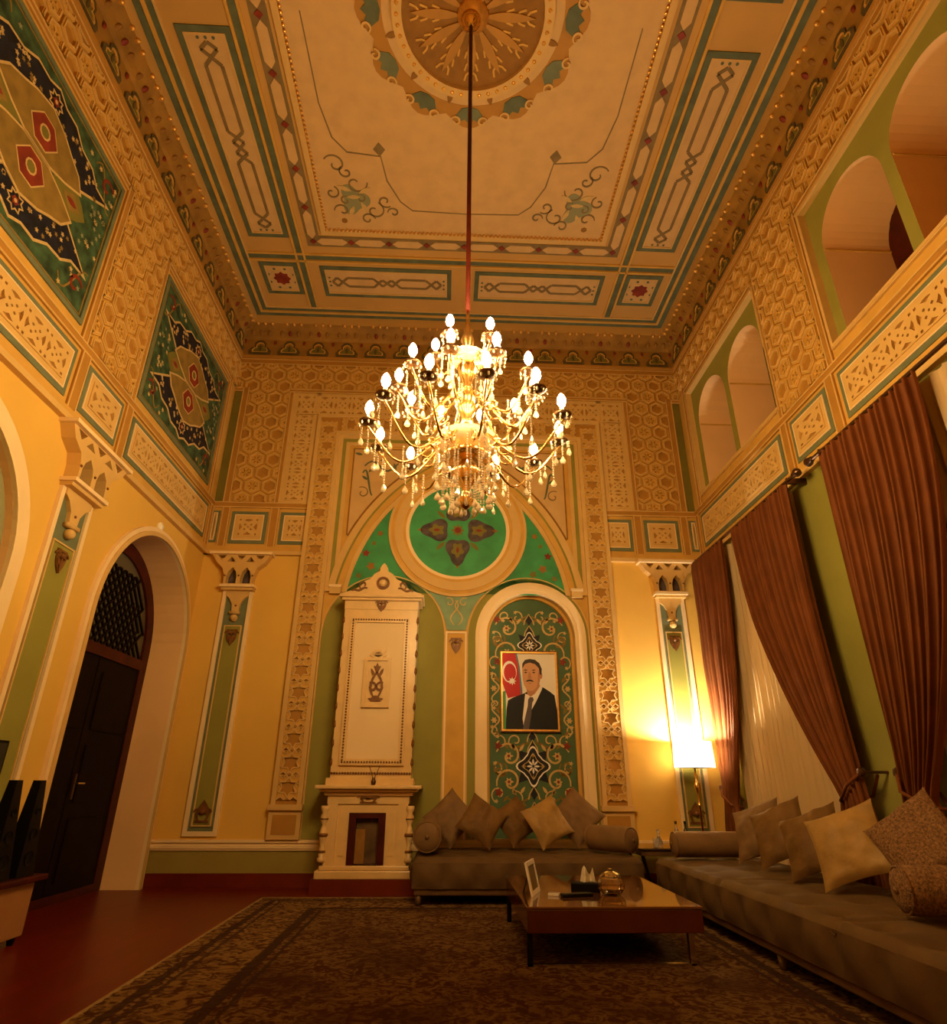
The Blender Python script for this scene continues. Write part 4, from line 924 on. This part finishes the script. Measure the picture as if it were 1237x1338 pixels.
# ------------------------------------------------------------------ framed portrait in the niche
PW, PH = .775, 1.035
G = T(1.098, .135, 1.705) @ V
pf = empty('framed_portrait', G, label='gold framed portrait of a man in dark suit beside a red flag', cat='picture')
def pp(name, loops, d0, d1, mt): return MB().plate(loops, d0, d1, mt).obj(name, pf, None, local=True)
h = PW/2
pp('frame', [rect(-h, 0, h, PH), rect(-h+.032, .032, h-.032, PH-.032)], 0, .04, 'gold')
pp('frame_edge', [rect(-h, 0, h, PH), rect(-h+.012, .012, h-.012, PH-.012)], .04, .048, 'gold_old')
iw, ih = PW-.064, PH-.064
def n_(pts): return [(-iw/2+x*iw, .032+(1-y)*ih) for x, y in pts]
def ell(x, y, a, b, n=20): return n_([(x+a*cos(2*pi*k/n), y+b*sin(2*pi*k/n)) for k in range(n)])
pp('print', [n_(rect(0, 0, 1, 1))], .006, .012, 'paper')
pp('flag', [n_([(0, .52), (0, 1), (.06, 1), (.06, .5)])], .012, .0125, 'flag_green')
pp('flag', [n_([(0, 0), (.25, 0), (.30, .15), (.34, .50), (.34, .56), (.10, .60), (.05, .50), (0, .40)])], .012, .013, 'flag_red')
pp('flag', [n_([(.25, 0), (.28, 0), (.33, .18), (.37, .50), (.37, .58), (.34, .56), (.34, .5), (.30, .15)])], .012, .0128, 'flag_blue')
pp('crescent', [ell(.135, .25, .135, .145, 28)], .013, .0135, 'shirt'); pp('crescent', [ell(.145, .262, .115, .122, 28)], .013, .014, 'flag_red')
c = n_([(.185, .375)])[0]; pp('flag_star', [star(c[0], c[1], .055, .027, 8)], .013, .0145, 'shirt')
pp('suit', [n_([(.05, 1), (.07, .74), (.10, .63), (.20, .59), (.42, .53), (.48, .50), (.66, .47), (.76, .455), (.88, .51), (.965, .56), (.985, .68), (1, .75), (1, 1)])], .013, .015, 'suit')
pp('shirt', [n_([(.36, .86), (.42, .54), (.50, .56), (.60, .52), (.70, .44), (.74, .47), (.62, .64), (.52, .76), (.42, .99), (.38, .99)])], .015, .016, 'shirt')
pp('tie', [n_([(.47, .62), (.50, .585), (.56, .585), (.575, .62), (.545, .66), (.52, .82), (.47, 1), (.36, 1), (.38, .92), (.46, .70)])], .016, .017, 'tie')
pp('neck', [n_([(.44, .46), (.46, .55), (.52, .58), (.60, .54), (.70, .44), (.68, .36)])], .016, .0165, 'skin_shade')
pp('ear', [ell(.725, .295, .025, .05, 10)], .0165, .0172, 'skin_shade')
pp('face', [n_([(.375, .22), (.38, .34), (.40, .42), (.44, .475), (.50, .505), (.57, .50), (.64, .455), (.70, .38), (.725, .28), (.71, .18), (.64, .12), (.52, .10), (.42, .13)])], .0165, .018, 'skin')
pp('face_shade', [n_([(.64, .455), (.70, .38), (.725, .28), (.71, .18), (.67, .28), (.66, .38)])], .018, .0183, 'skin_shade')
pp('hair', [n_([(.375, .21), (.38, .14), (.43, .09), (.52, .075), (.62, .085), (.70, .13), (.745, .21), (.735, .29), (.70, .28), (.69, .20), (.62, .145), (.52, .125), (.43, .145)])], .018, .019, 'hair')
for x in (.44, .59):
    pp('eyebrow', [n_([(x-.045, .232), (x, .218), (x+.045, .228), (x, .235)])], .018, .0188, 'hair'); pp('eye', [n_([(x-.032, .258), (x, .248), (x+.032, .258), (x, .270)])], .018, .0188, 'hair')
pp('nose', [n_([(.50, .25), (.525, .26), (.55, .335), (.51, .35), (.475, .335)])], .018, .0186, 'skin_shade')
pp('moustache', [n_([(.435, .385), (.46, .36), (.51, .352), (.56, .36), (.59, .385), (.51, .376)])], .0186, .0194, 'hair')
pp('mouth', [n_([(.46, .40), (.51, .394), (.565, .40), (.51, .414)])], .018, .0188, 'skin_shade')
# ------------------------------------------------------------------ sofas
def sofa(name, x0, x1, y0, y1, nx, ny, legs, label, segs=()):
    cx, cy = (x0+x1)/2, (y0+y1)/2; W_, D_ = x1-x0, y1-y0
    s = empty(name, T(cx, cy, 0), label=label, cat='sofa')
    MB().rbox(-W_/2+.02, W_/2-.02, -D_/2+.02, D_/2-.02, .10, .16, .012, 'sofa_frame').obj('base_frame', s, None, local=True)
    for lx, ly in legs: MB().lathe([(.02, .0142), (.028, .05), (.032, .10)], 8, 'sofa_frame').obj('leg', s, T(lx, ly, 0), smooth=True, local=True)
    tuft = [((i+.5)/nx*W_-W_/2+(0 if j % 2 == 0 else 0), (j+.5)/ny*D_-D_/2) for i in range(nx) for j in range(ny)]
    NU, NV = max(28, int(W_/.035)), max(28, int(D_/.035))
    zt, zb = .43, .16
    def top(u, v):
        x, y = (u-.5)*W_, (v-.5)*D_
        e = min(W_/2-abs(x), D_/2-abs(y)); r = .05
        z = zt-(r-sqrt(max(0, r*r-(r-e)**2)) if e < r else 0)
        for tx, ty in tuft:
            q = (x-tx)**2+(y-ty)**2
            if q < .09: z -= .032*math.exp(-q/.0025)+.022*math.exp(-q/.018)
        for ax, c_ in segs:
            q = abs((x if ax == 0 else y)-c_)
            if q < .1: z -= .035*math.exp(-(q/.022)**2)
        z += .006*noise.noise(Vector((x*3, y*3, 1.7)))
        return (x, y, z)
    m = MB().grid(top, NU, NV, 'velvet')
    def side(ax, sg, n):
        def f(u, v):
            t = (u-.5); bul = .012*sin(pi*v)
            z = zb+(zt-.05-zb)*v
            q = t*(W_ if ax == 1 else D_)*(nx/W_ if ax == 1 else ny/D_); wob = .045*abs(sin(pi*(q+(.5*(nx if ax == 1 else ny)))+.0)-0)*sin(pi*v)-.025*sin(pi*v)+.010*noise.noise(Vector((q*2, v*3, 4)))
            if ax == 1: return (t*W_, sg*(D_/2+bul+wob), z)
            return (sg*(W_/2+bul+wob), t*D_, z)
        m.grid(f, n, 5, 'velvet', flip=(sg > 0) == (ax == 1))
    side(1, 1, NU); side(1, -1, NU); side(0, 1, NV); side(0, -1, NV)
    m.obj('seat', s, None, smooth=True, local=True)
    bt = MB().lathe([(.018, 0), (.02, .006), (1e-4, .012)], 8, 'velvet').mesh('button', True)
    for tx, ty in tuft: inst('button', bt, s, T(tx, ty, zt-.036), local=True)
    for k in range(nx if W_ > D_ else ny):      # row of buttons along the front face
        if W_ > D_: inst('button', bt, s, T((k+.5)/nx*W_-W_/2, -D_/2-.012, .30) @ R(90, 'X'), local=True)
        else: inst('button', bt, s, T(-W_/2-.012, (k+.5)/ny*D_-D_/2, .30) @ R(-90, 'Y'), local=True)
    return s
sofa('bench_sofa', -.29, 2.0, -1.30, -.20, 7, 3, [(-1.08, -.49), (1.08, -.49), (-1.08, .49), (1.08, .49)], 'brown velvet tufted bench sofa against the back wall under the portrait')
sofa('long_sofa', 2.14, 3.22, -5.9, -1.22, 3, 12, [(-.48, 2.26), (-.48, 0), (-.48, -2.26), (.48, 2.26), (.48, 0), (.48, -2.26)], 'long brown velvet sofa along the curtained windows', segs=((1, -.78), (1, .78)))
# ------------------------------------------------------------------ cushions and bolsters
def cushion_mesh(w_, t_, mt, seed):
    rnd = Vector((seed*3.1, seed*1.7, 0)); n = 22
    m = MB()
    for sg in (1, -1):
        def f(u, v):
            s, t = 2*u-1, 2*v-1
            x = s*w_/2*(1-.09*(1-t*t)**.8); y = t*w_/2*(1-.09*(1-s*s)**.8)
            h_ = t_/2*(max(0, (1-s*s)*(1-t*t)))**.42
            h_ += (.024*noise.noise(Vector((x*7, y*7, sg*2))+rnd)+.012*noise.noise(Vector((x*19, y*19, sg))+rnd))*min(1, 6*(1-abs(s))*(1-abs(t))*4)
            return (x, y, sg*max(h_, 0))
        m.grid(f, n, n, mt, flip=sg < 0)
    return m.mesh('cushion', True)
def cushion(c, w_, t_, mt, roll, lean, face, label, seed, group):
    """c: centre; roll: turn in its own plane; lean: tilt back; face: heading of the front (deg, 0 = towards -y)"""
    M_ = T(*c) @ R(face, 'Z') @ R(90-lean, 'X') @ R(roll, 'Z')
    inst('cushion', cushion_mesh(w_, t_, mt, seed), None, M_, label=label, cat='cushion', group=group)
gb, gr = 'cushions on the bench sofa', 'cushions on the long sofa'
CS = [((.09, -.44, .745), .47, .15, 'cushion_taupe', 45, 20, -4, 'plain taupe cushion stood on its corner next to the bolster beside the stove', 1),
      ((.43, -.61, .722), .45, .16, 'cushion_velvet', 57, 24, 6, 'crushed brown velvet cushion leaning between the plain taupe one and the shiny dark one', 2),
      ((.82, -.43, .712), .44, .16, 'cushion_velvet', 30, 26, 18, 'shiny dark brown cushion twisted edgeways in the middle of the bench sofa', 3),
      ((1.16, -.60, .715), .46, .16, 'cushion_gold', 25, 24, 14, 'pale gold wrinkled velvet cushion in front of the painted niche', 4),
      ((1.52, -.42, .755), .49, .16, 'cushion_taupe', 47, 22, -8, 'smooth mauve taupe cushion stood on its corner beside the lying bolster', 5)]
for c, w_, t_, mt, ro, le, fa, lb, sd in CS: cushion(c, w_, t_, mt, ro, le, fa, lb, sd, gb)
CR = [((2.93, -1.92, .715), .50, .16, 'cushion_taupe', 20, 28, -62, 'taupe cushion at the window end of the long sofa against the sheer curtain', 6),
      ((2.90, -2.40, .725), .50, .16, 'cushion_velvet', 24, 28, -60, 'brown velvet cushion with lit upper edge, second from the floor lamp', 7),
      ((2.88, -2.95, .70), .50, .16, 'cushion_velvet', 22, 28, -60, 'mottled dark brown cushion in front of the tied curtain', 8),
      ((2.84, -3.48, .72), .52, .16, 'cushion_gold', 22, 28, -58, 'golden satin cushion leaning beneath the olive wall strip', 9),
      ((3.0, -3.98, .775), .50, .18, 'boucle', 38, 24, -62, 'large rough boucle cushion standing behind the rough bolster', 10)]
for c, w_, t_, mt, ro, le, fa, lb, sd in CR: cushion(c, w_, t_, mt, ro, le, fa, lb, sd, gr)
def bolster(c, L_, r, mt, heading, label):
    pr = [(1e-4, -L_/2), (r*.35, -L_/2+.002), (r*.8, -L_/2+.012), (r*.97, -L_/2+.045), (r, -L_/2+.1), (r*1.01, 0), (r, L_/2-.1), (r*.97, L_/2-.045), (r*.8, L_/2-.012), (r*.35, L_/2-.002), (1e-4, L_/2)]
    o = MB().lathe(pr, 28, mt, axis='Y').obj('bolster', None, T(*c) @ R(heading, 'Z'), smooth=True, label=label, cat='bolster')
    for s in (-1, 1):
        m = MB().lathe([(.02, 0), (.022, .006), (1e-4, .012)], 10, mt, axis='Y'); m.obj('button', o, T(0, s*L_/2, 0) @ SC(1, s, 1), smooth=True, local=True)
        pts = [(r*.93*cos(2*pi*k/28), s*(L_/2-.028), r*.93*sin(2*pi*k/28)) for k in range(28)]
        MB().tube(pts, .008, mt, 5, True).obj('piping', o, None, smooth=True, local=True)
bolster((-.16, -.82, .592), .55, .152, 'cushion_taupe', 0, 'taupe bolster with its round end showing beside the stove')
bolster((1.80, -.86, .566), .58, .125, 'cushion_taupe', 38, 'taupe bolster lying aslant at the side table end of the bench sofa')
bolster((2.66, -1.40, .556), .78, .115, 'cushion_taupe', 90, 'taupe bolster lying across the floor lamp end of the long sofa')
bolster((2.84, -4.42, .566), .62, .125, 'boucle', 80, 'rough boucle bolster lying across the long sofa in front of the rough cushion')
# ------------------------------------------------------------------ coffee table and what stands on it
TX0, TX1, TY0, TY1, TZ = .57, 1.745, -3.48, -1.95, .352
ct = empty('coffee_table', T((TX0+TX1)/2, (TY0+TY1)/2, 0), label='low square dark wood coffee table with glossy top on metal frame', cat='coffee table')
a, b = (TX1-TX0)/2, (TY1-TY0)/2
MB().rbox(-a, a, -b, b, .20, .335, .006, 'table_wood').obj('apron', ct, None, local=True)
MB().rbox(-a-.004, a+.004, -b-.004, b+.004, .335, .352, .004, 'table_gloss').obj('top', ct, None, local=True)
for s in (-1, 1):
    MB().box(-a+.0, -a+.035, s*(b-.06)-.02, s*(b-.06)+.02, .014, .20, 'black').box(a-.10, a-.065, s*(b-.06)-.02, s*(b-.06)+.02, .014, .20, 'chrome').box(-a, a-.065, s*(b-.06)-.02, s*(b-.06)+.02, .014, .026, 'chrome').obj('leg_frame', ct, None, local=True)
pfm = empty('photo_frame', T(.70, -2.95, TZ) @ R(72, 'Z'), label='standing white photo frame on the coffee table', cat='photo frame')
MB().plate([rect(-.15, 0, .15, .22), rect(-.12, .03, .12, .19)], -.008, .008, 'paper', back=True).obj('frame', pfm, R(78, 'X'), local=True)
MB().plate([rect(-.12, .03, .12, .19)], -.004, .002, 'ceiling_orn', back=True).obj('photo', pfm, R(78, 'X'), local=True)
MB().box(-.03, .03, .0, .006, 0, .15, 'black').obj('strut', pfm, T(0, .09, 0) @ R(18, 'X'), local=True)
tb = empty('tissue_box', T(1.10, -2.82, TZ) @ R(-12, 'Z'), label='black tissue box with white tissue pulled up on coffee table', cat='tissue box')
MB().rbox(-.11, .11, -.06, .06, 0, .06, .008, 'black').obj('box', tb, None, local=True)
def tis(u, v): 
    a_ = (u-.5)*2; return (a_*.06*(1-.3*v), .025*sin(a_*4)+.01*noise.noise(Vector((u*6, v*6, 0))), v*(.085+.03*sin(u*7)))
MB().grid(tis, 14, 8, 'tissue').obj('tissue', tb, T(.02, 0, .055), smooth=True, local=True)
bw_ = MB().lathe([(.03, 0), (.07, .004), (.10, .04), (.105, .075), (.085, .11), (.078, .112), (.095, .075), (.09, .042), (.06, .015), (1e-4, .012)], 12, 'cut_glass').obj('crystal_bowl', None, T(1.26, -2.98, TZ), label='cut crystal sugar bowl beside the tissue box', cat='bowl')
MB().lathe([(.088, .108), (.07, .135), (.02, .15), (.02, .165), (1e-4, .17)], 12, 'cut_glass').obj('lid', bw_, None, local=True)
rc = MB().rbox(-.12, .12, -.03, .03, 0, .022, .006, 'black').obj('remote_control', None, T(.98, -3.08, TZ) @ R(14, 'Z'), label='black remote control lying on coffee table before the tissue box', cat='remote control')
m = MB()
for i in range(8):
    for j in (-1, 0, 1): m.ball((-.08+i*.022, j*.014, .022), .005, 'grey_green', 6, 4, .5)
m.obj('buttons', rc, None, local=True)
MB().rbox(-.04, .04, -.027, .027, 0, .018, .003, 'paper').plate([rect(-.035, -.02, .035, .0)], .018, .0185, 'grey_green').obj('small_packet', None, T(.82, -3.04, TZ) @ R(-20, 'Z'), label='small pale packet lying by the remote control', cat='packet')
# ------------------------------------------------------------------ side table, glasses, bottles, lamp
sd = empty('side_table', T(2.42, -.58, 0), label='small dark glass side table between the two sofas', cat='side table')
MB().rbox(-.33, .33, -.30, .34, .455, .475, .005, 'glass_smoke').obj('top', sd, None, local=True)
MB().rbox(-.31, .31, -.28, .32, .40, .455, .008, 'sofa_frame').obj('apron', sd, None, local=True)
for x, y in ((-.29, -.26), (.29, -.26), (-.29, .30), (.29, .30)): MB().tube([(x, y, .41), (x*.55, y*.55, .0)], [.02, .012], 'black', 8).obj('leg', sd, None, local=True, smooth=True, angle=50)
def bottle(x, y, h_, mt, cap, label):
    o = MB().lathe([(.026, 0), (.03, .005), (.03, h_*.5), (.024, h_*.62), (.011, h_*.74), (.011, h_*.9)], 14, mt).obj('bottle', None, T(x, y, .475), smooth=True, angle=50, label=label, cat='bottle')
    MB().lathe([(.014, 0), (.014, h_*.12), (1e-4, h_*.125)], 12, cap).obj('cap', o, T(0, 0, h_*.88), smooth=True, angle=50, local=True)
    MB().lathe([(.0305, 0), (.0305, h_*.2)], 14, 'paper').obj('bottle_label', o, T(0, 0, h_*.2), smooth=True, angle=50, local=True)
bottle(2.60, -.62, .25, 'clear_glass', 'bronze', 'clear water bottle with dark cap on the side table'); bottle(2.69, -.66, .25, 'glass_smoke', 'black', 'dark small bottle with black cap on the side table')
dc = MB().lathe([(.03, 0), (.04, .005), (.042, .05), (.02, .09), (.013, .12), (.018, .13)], 14, 'clear_glass').obj('decanter', None, T(2.36, -.72, .475), smooth=True, angle=50, label='small clear glass decanter with ball stopper on side table', cat='decanter')
MB().ball((0, 0, .15), .022, 'clear_glass', 10, 8).obj('stopper', dc, None, smooth=True, local=True)
MB().lathe([(.024, 0), (.03, .004), (.034, .09), (.031, .09), (.027, .008), (1e-4, .008)], 14, 'clear_glass').obj('drinking_glass', None, T(2.30, -.80, .475), smooth=True, angle=50, label='clear drinking glass beside the decanter on the side table', cat='glass')
lp = empty('floor_lamp', T(3.02, -.30, 0), label='floor lamp with turned pole and glowing shade by the pilaster', cat='floor lamp')
MB().lathe([(.16, 0), (.16, .015), (.12, .03), (.04, .05), (.02, .07)], 24, 'bronze').obj('base', lp, None, smooth=True, angle=40, local=True)
MB().lathe([(.013, .06), (.013, .86), (.024, .87), (.024, .885), (.014, .90), (.02, .94), (.014, .99), (.022, 1.02), (.036, 1.06), (.036, 1.10), (.02, 1.14), (.014, 1.16), (.018, 1.2), (.012, 1.23), (.012, 1.45)], 14, 'brass').obj('pole', lp, None, smooth=True, local=True)
MB().lathe([(.240, 0), (.225, .295), (.220, .295), (.235, 0)], 36, 'lampshade').obj('shade', lp, T(0, 0, 1.285), smooth=True, angle=50, local=True)
MB().ball((0, 0, 1.515), .045, 'lamp_bulb', 12, 10, 1.2).obj('bulb', lp, None, smooth=True, local=True)
# ------------------------------------------------------------------ dark furniture along the left wall
lc = empty('media_console', T(-3.235, -3.55, 0), label='low beige console with dark red top under the television', cat='console')
MB().rbox(-.15, .14, -.85, .88, .05, .405, .01, 'console_wood').obj('body', lc, None, local=True)
MB().rbox(-.15, .19, -.88, .95, .405, .445, .008, 'dark_red_wood').obj('top', lc, None, local=True)
for x in (-.11, .10):
    for y in (-.8, .82): MB().lathe([(.02, 0), (.03, .05)], 8, 'black').obj('foot', lc, T(x, y, 0), local=True)
tvs = empty('television', T(-3.26, -3.86, .445), label='flat black television standing on the low beige console', cat='television')
MB().rbox(-.02, .02, -.66, .66, .10, .93, .006, 'black').obj('screen_body', tvs, None, local=True)
MB().box(.02, .022, -.64, .64, .13, .91, 'glass_dark').obj('screen', tvs, None, local=True)
MB().rbox(-.06, .06, -.30, .30, 0, .012, .004, 'black').box(-.015, .015, -.05, .05, .012, .12, 'black').obj('stand', tvs, None, local=True)
for y, lb in ((-3.115, 'narrow black loudspeaker between the television and its twin on the console'), (-2.82, 'narrow black loudspeaker at the door end of the console')):
    sk = empty('loudspeaker', T(-3.17, y, .445), label=lb, cat='loudspeaker')
    v = [(-.07, -.11, 0), (.07, -.11, 0), (.07, .11, 0), (-.07, .11, 0), (-.03, -.035, .66), (.03, -.035, .66), (.03, .035, .66), (-.03, .035, .66)]
    MB().add(v, [(3, 2, 1, 0), (4, 5, 6, 7), (0, 1, 5, 4), (1, 2, 6, 5), (2, 3, 7, 6), (3, 0, 4, 7)], 'black').obj('cabinet', sk, None, local=True)
    for z_, r in ((.12, .05), (.28, .04), (.44, .025)): MB().lathe([(r, 0), (r, .008), (r*.8, .004), (1e-4, .0)], 16, 'black', axis='X').obj('driver', sk, T(.07-.06*z_, 0, z_), local=True)
dt = MB().lathe([(.055, 0), (.055, .02), (.04, .035), (1e-4, .04)], 16, 'plastic_white').obj('wall_detector', None, FL @ T(-1.40, 3.83, 0), smooth=True, angle=40, label='small round white detector on the wall above the door arch', cat='detector')
MB().ball((0, 0, .04), .014, 'plastic_white').obj('lens', dt, None, local=True)
# ------------------------------------------------------------------ chandelier
CX, CY = X0-.02, -4.65
ch = empty('chandelier', T(CX, CY, 2.6), label='large tiered crystal chandelier with lit candle bulbs hanging from ceiling', cat='chandelier')
def cpart(mb, name, mtx=None, par=ch, smooth=True, **k): return mb.obj(name, par, mtx, smooth=smooth, local=True, **k)
cpart(MB().tube([(0, 0, 1.72), (0, 0, CZ-2.6-.12)], .018, 'dark_red_wood', 8), 'rod')
cpart(MB().lathe([(.10, 0), (.09, -.04), (.03, -.09), (.014, -.10)], 20, 'brass'), 'canopy', T(0, 0, CZ-2.6-.12))
col = [(1e-4, .10), (.03, .12), (.055, .16), (.03, .21), (.02, .24), (.06, .30), (.10, .36), (.06, .42), (.03, .45), (.05, .52), (.085, .60), (.05, .70), (.03, .78), (.06, .84), (.09, .92), (.05, 1.0), (.03, 1.06), (.06, 1.14), (.075, 1.20), (.04, 1.28), (.025, 1.36), (.05, 1.44), (.03, 1.52), (.015, 1.62), (.012, 1.74)]
cpart(MB().lathe(col, 16, 'brass'), 'column')
cpart(MB().lathe([(.03, .52), (.14, .53), (.19, .57), (.205, .62), (.195, .62), (.18, .58), (.13, .545), (.03, .535)], 28, 'crystal'), 'glass_dish')
cpart(MB().lathe([(.03, 1.22), (.10, 1.24), (.14, 1.29), (.13, 1.29), (.09, 1.255), (.03, 1.24)], 24, 'crystal'), 'glass_dish')
cpart(MB().lathe([(.15, .46), (.16, .47), (.16, .49), (.15, .50)], 24, 'brass'), 'ring')
def arm_parts(Rr, zc, zb, droop):
    pts = []
    for k in range(15):
        t = k/14; r = .05+(Rr-.05)*t
        z = zc+(zb-zc)*t**3-droop*sin(pi*t**1.35)**1.2+.05*sin(2*pi*t)*(1-t)
        pts.append((r, 0, z))
    pts[-1] = (Rr, 0, zb); pts.append((Rr, 0, zb+.03))
    a = MB().tube(pts, [.011-.003*k/15 for k in range(16)], 'brass', 7)
    sc = spiral(Rr*.42, 0, .055, 1.1, 2.6); zz = zc+(zb-zc)*.42-droop*.9
    a.tube([(x, 0, zz+.06+y) for x, y in sc], .007, 'brass', 5)
    pan = MB().lathe([(.012, 0), (.05, .006), (.062, .02), (.058, .022), (.04, .012), (.012, .012)], 14, 'bronze')
    for k in range(8): pan.ball((.058*cos(k*pi/4), .058*sin(k*pi/4), -.012), .008, 'crystal', 6, 4, 1.8)
    can = MB().lathe([(.013, .01), (.013, .075), (.009, .08)], 10, 'candle')
    bul = MB().lathe([(.010, .078), (.022, .095), (.029, .115), (.027, .14), (.014, .17), (1e-4, .185)], 12, 'bulb')
    return a.mesh('arm', True), pan.mesh('drip_pan', True), can.mesh('candle', True), bul.mesh('bulb', True)
def strand(nb, drop):
    m = MB(); z = 0
    for k in range(nb): m.ball((0, 0, z-.008), .0075, 'crystal', 6, 4); z -= .018
    m.lathe([(1e-4, z), (.007, z-.012), (.017*drop, z-.035), (.019*drop, z-.048), (.012*drop, z-.060), (1e-4, z-.066)], 8, 'crystal', sy=.55); return m.mesh('crystal_strand')
STR = [strand(3, 1), strand(6, 1.1), strand(10, 1.2), strand(16, 1.25)]
def tier(n, Rr, zc, zb, droop, ph, hang):
    ms = arm_parts(Rr, zc, zb, droop)
    for k in range(n):
        A = R(360*(k+ph)/n, 'Z')
        ar = inst('arm', ms[0], ch, A, local=True)
        for nm, me in zip(('drip_pan', 'candle', 'bulb'), ms[1:]): inst(nm, me, ar, T(Rr, 0, zb+.02), local=True)
        for i, (rr, dz, st_) in enumerate(hang): inst('crystal_strand', STR[st_], ch, A @ R((i % 3-1)*360/n*.18, 'Z') @ T(rr, 0, dz), local=True)
tier(12, .655, .62, .64, .21, .28, [(.655, .64, 1), (.60, .56, 2), (.42, .50, 2), (.70, .65, 0)])
tier(10, .475, .94, .96, .19, .1, [(.475, .96, 1), (.40, .86, 1), (.30, .86, 0)])
tier(5, .24, 1.26, 1.30, .08, .3, [(.24, 1.30, 0), (.19, 1.24, 1)])
for k in range(16): inst('crystal_strand', STR[3 if k % 2 else 2], ch, R(22.5*k, 'Z') @ T(.20, 0, .55), local=True)
for k in range(12): inst('crystal_strand', STR[3], ch, R(30*k+9, 'Z') @ T(.155, 0, .47), local=True)
for k in range(8): inst('crystal_strand', STR[2], ch, R(45*k, 'Z') @ T(.08, 0, .34), local=True)
for k in range(10): inst('crystal_strand', STR[1], ch, R(36*k+5, 'Z') @ T(.135, 0, 1.24), local=True)
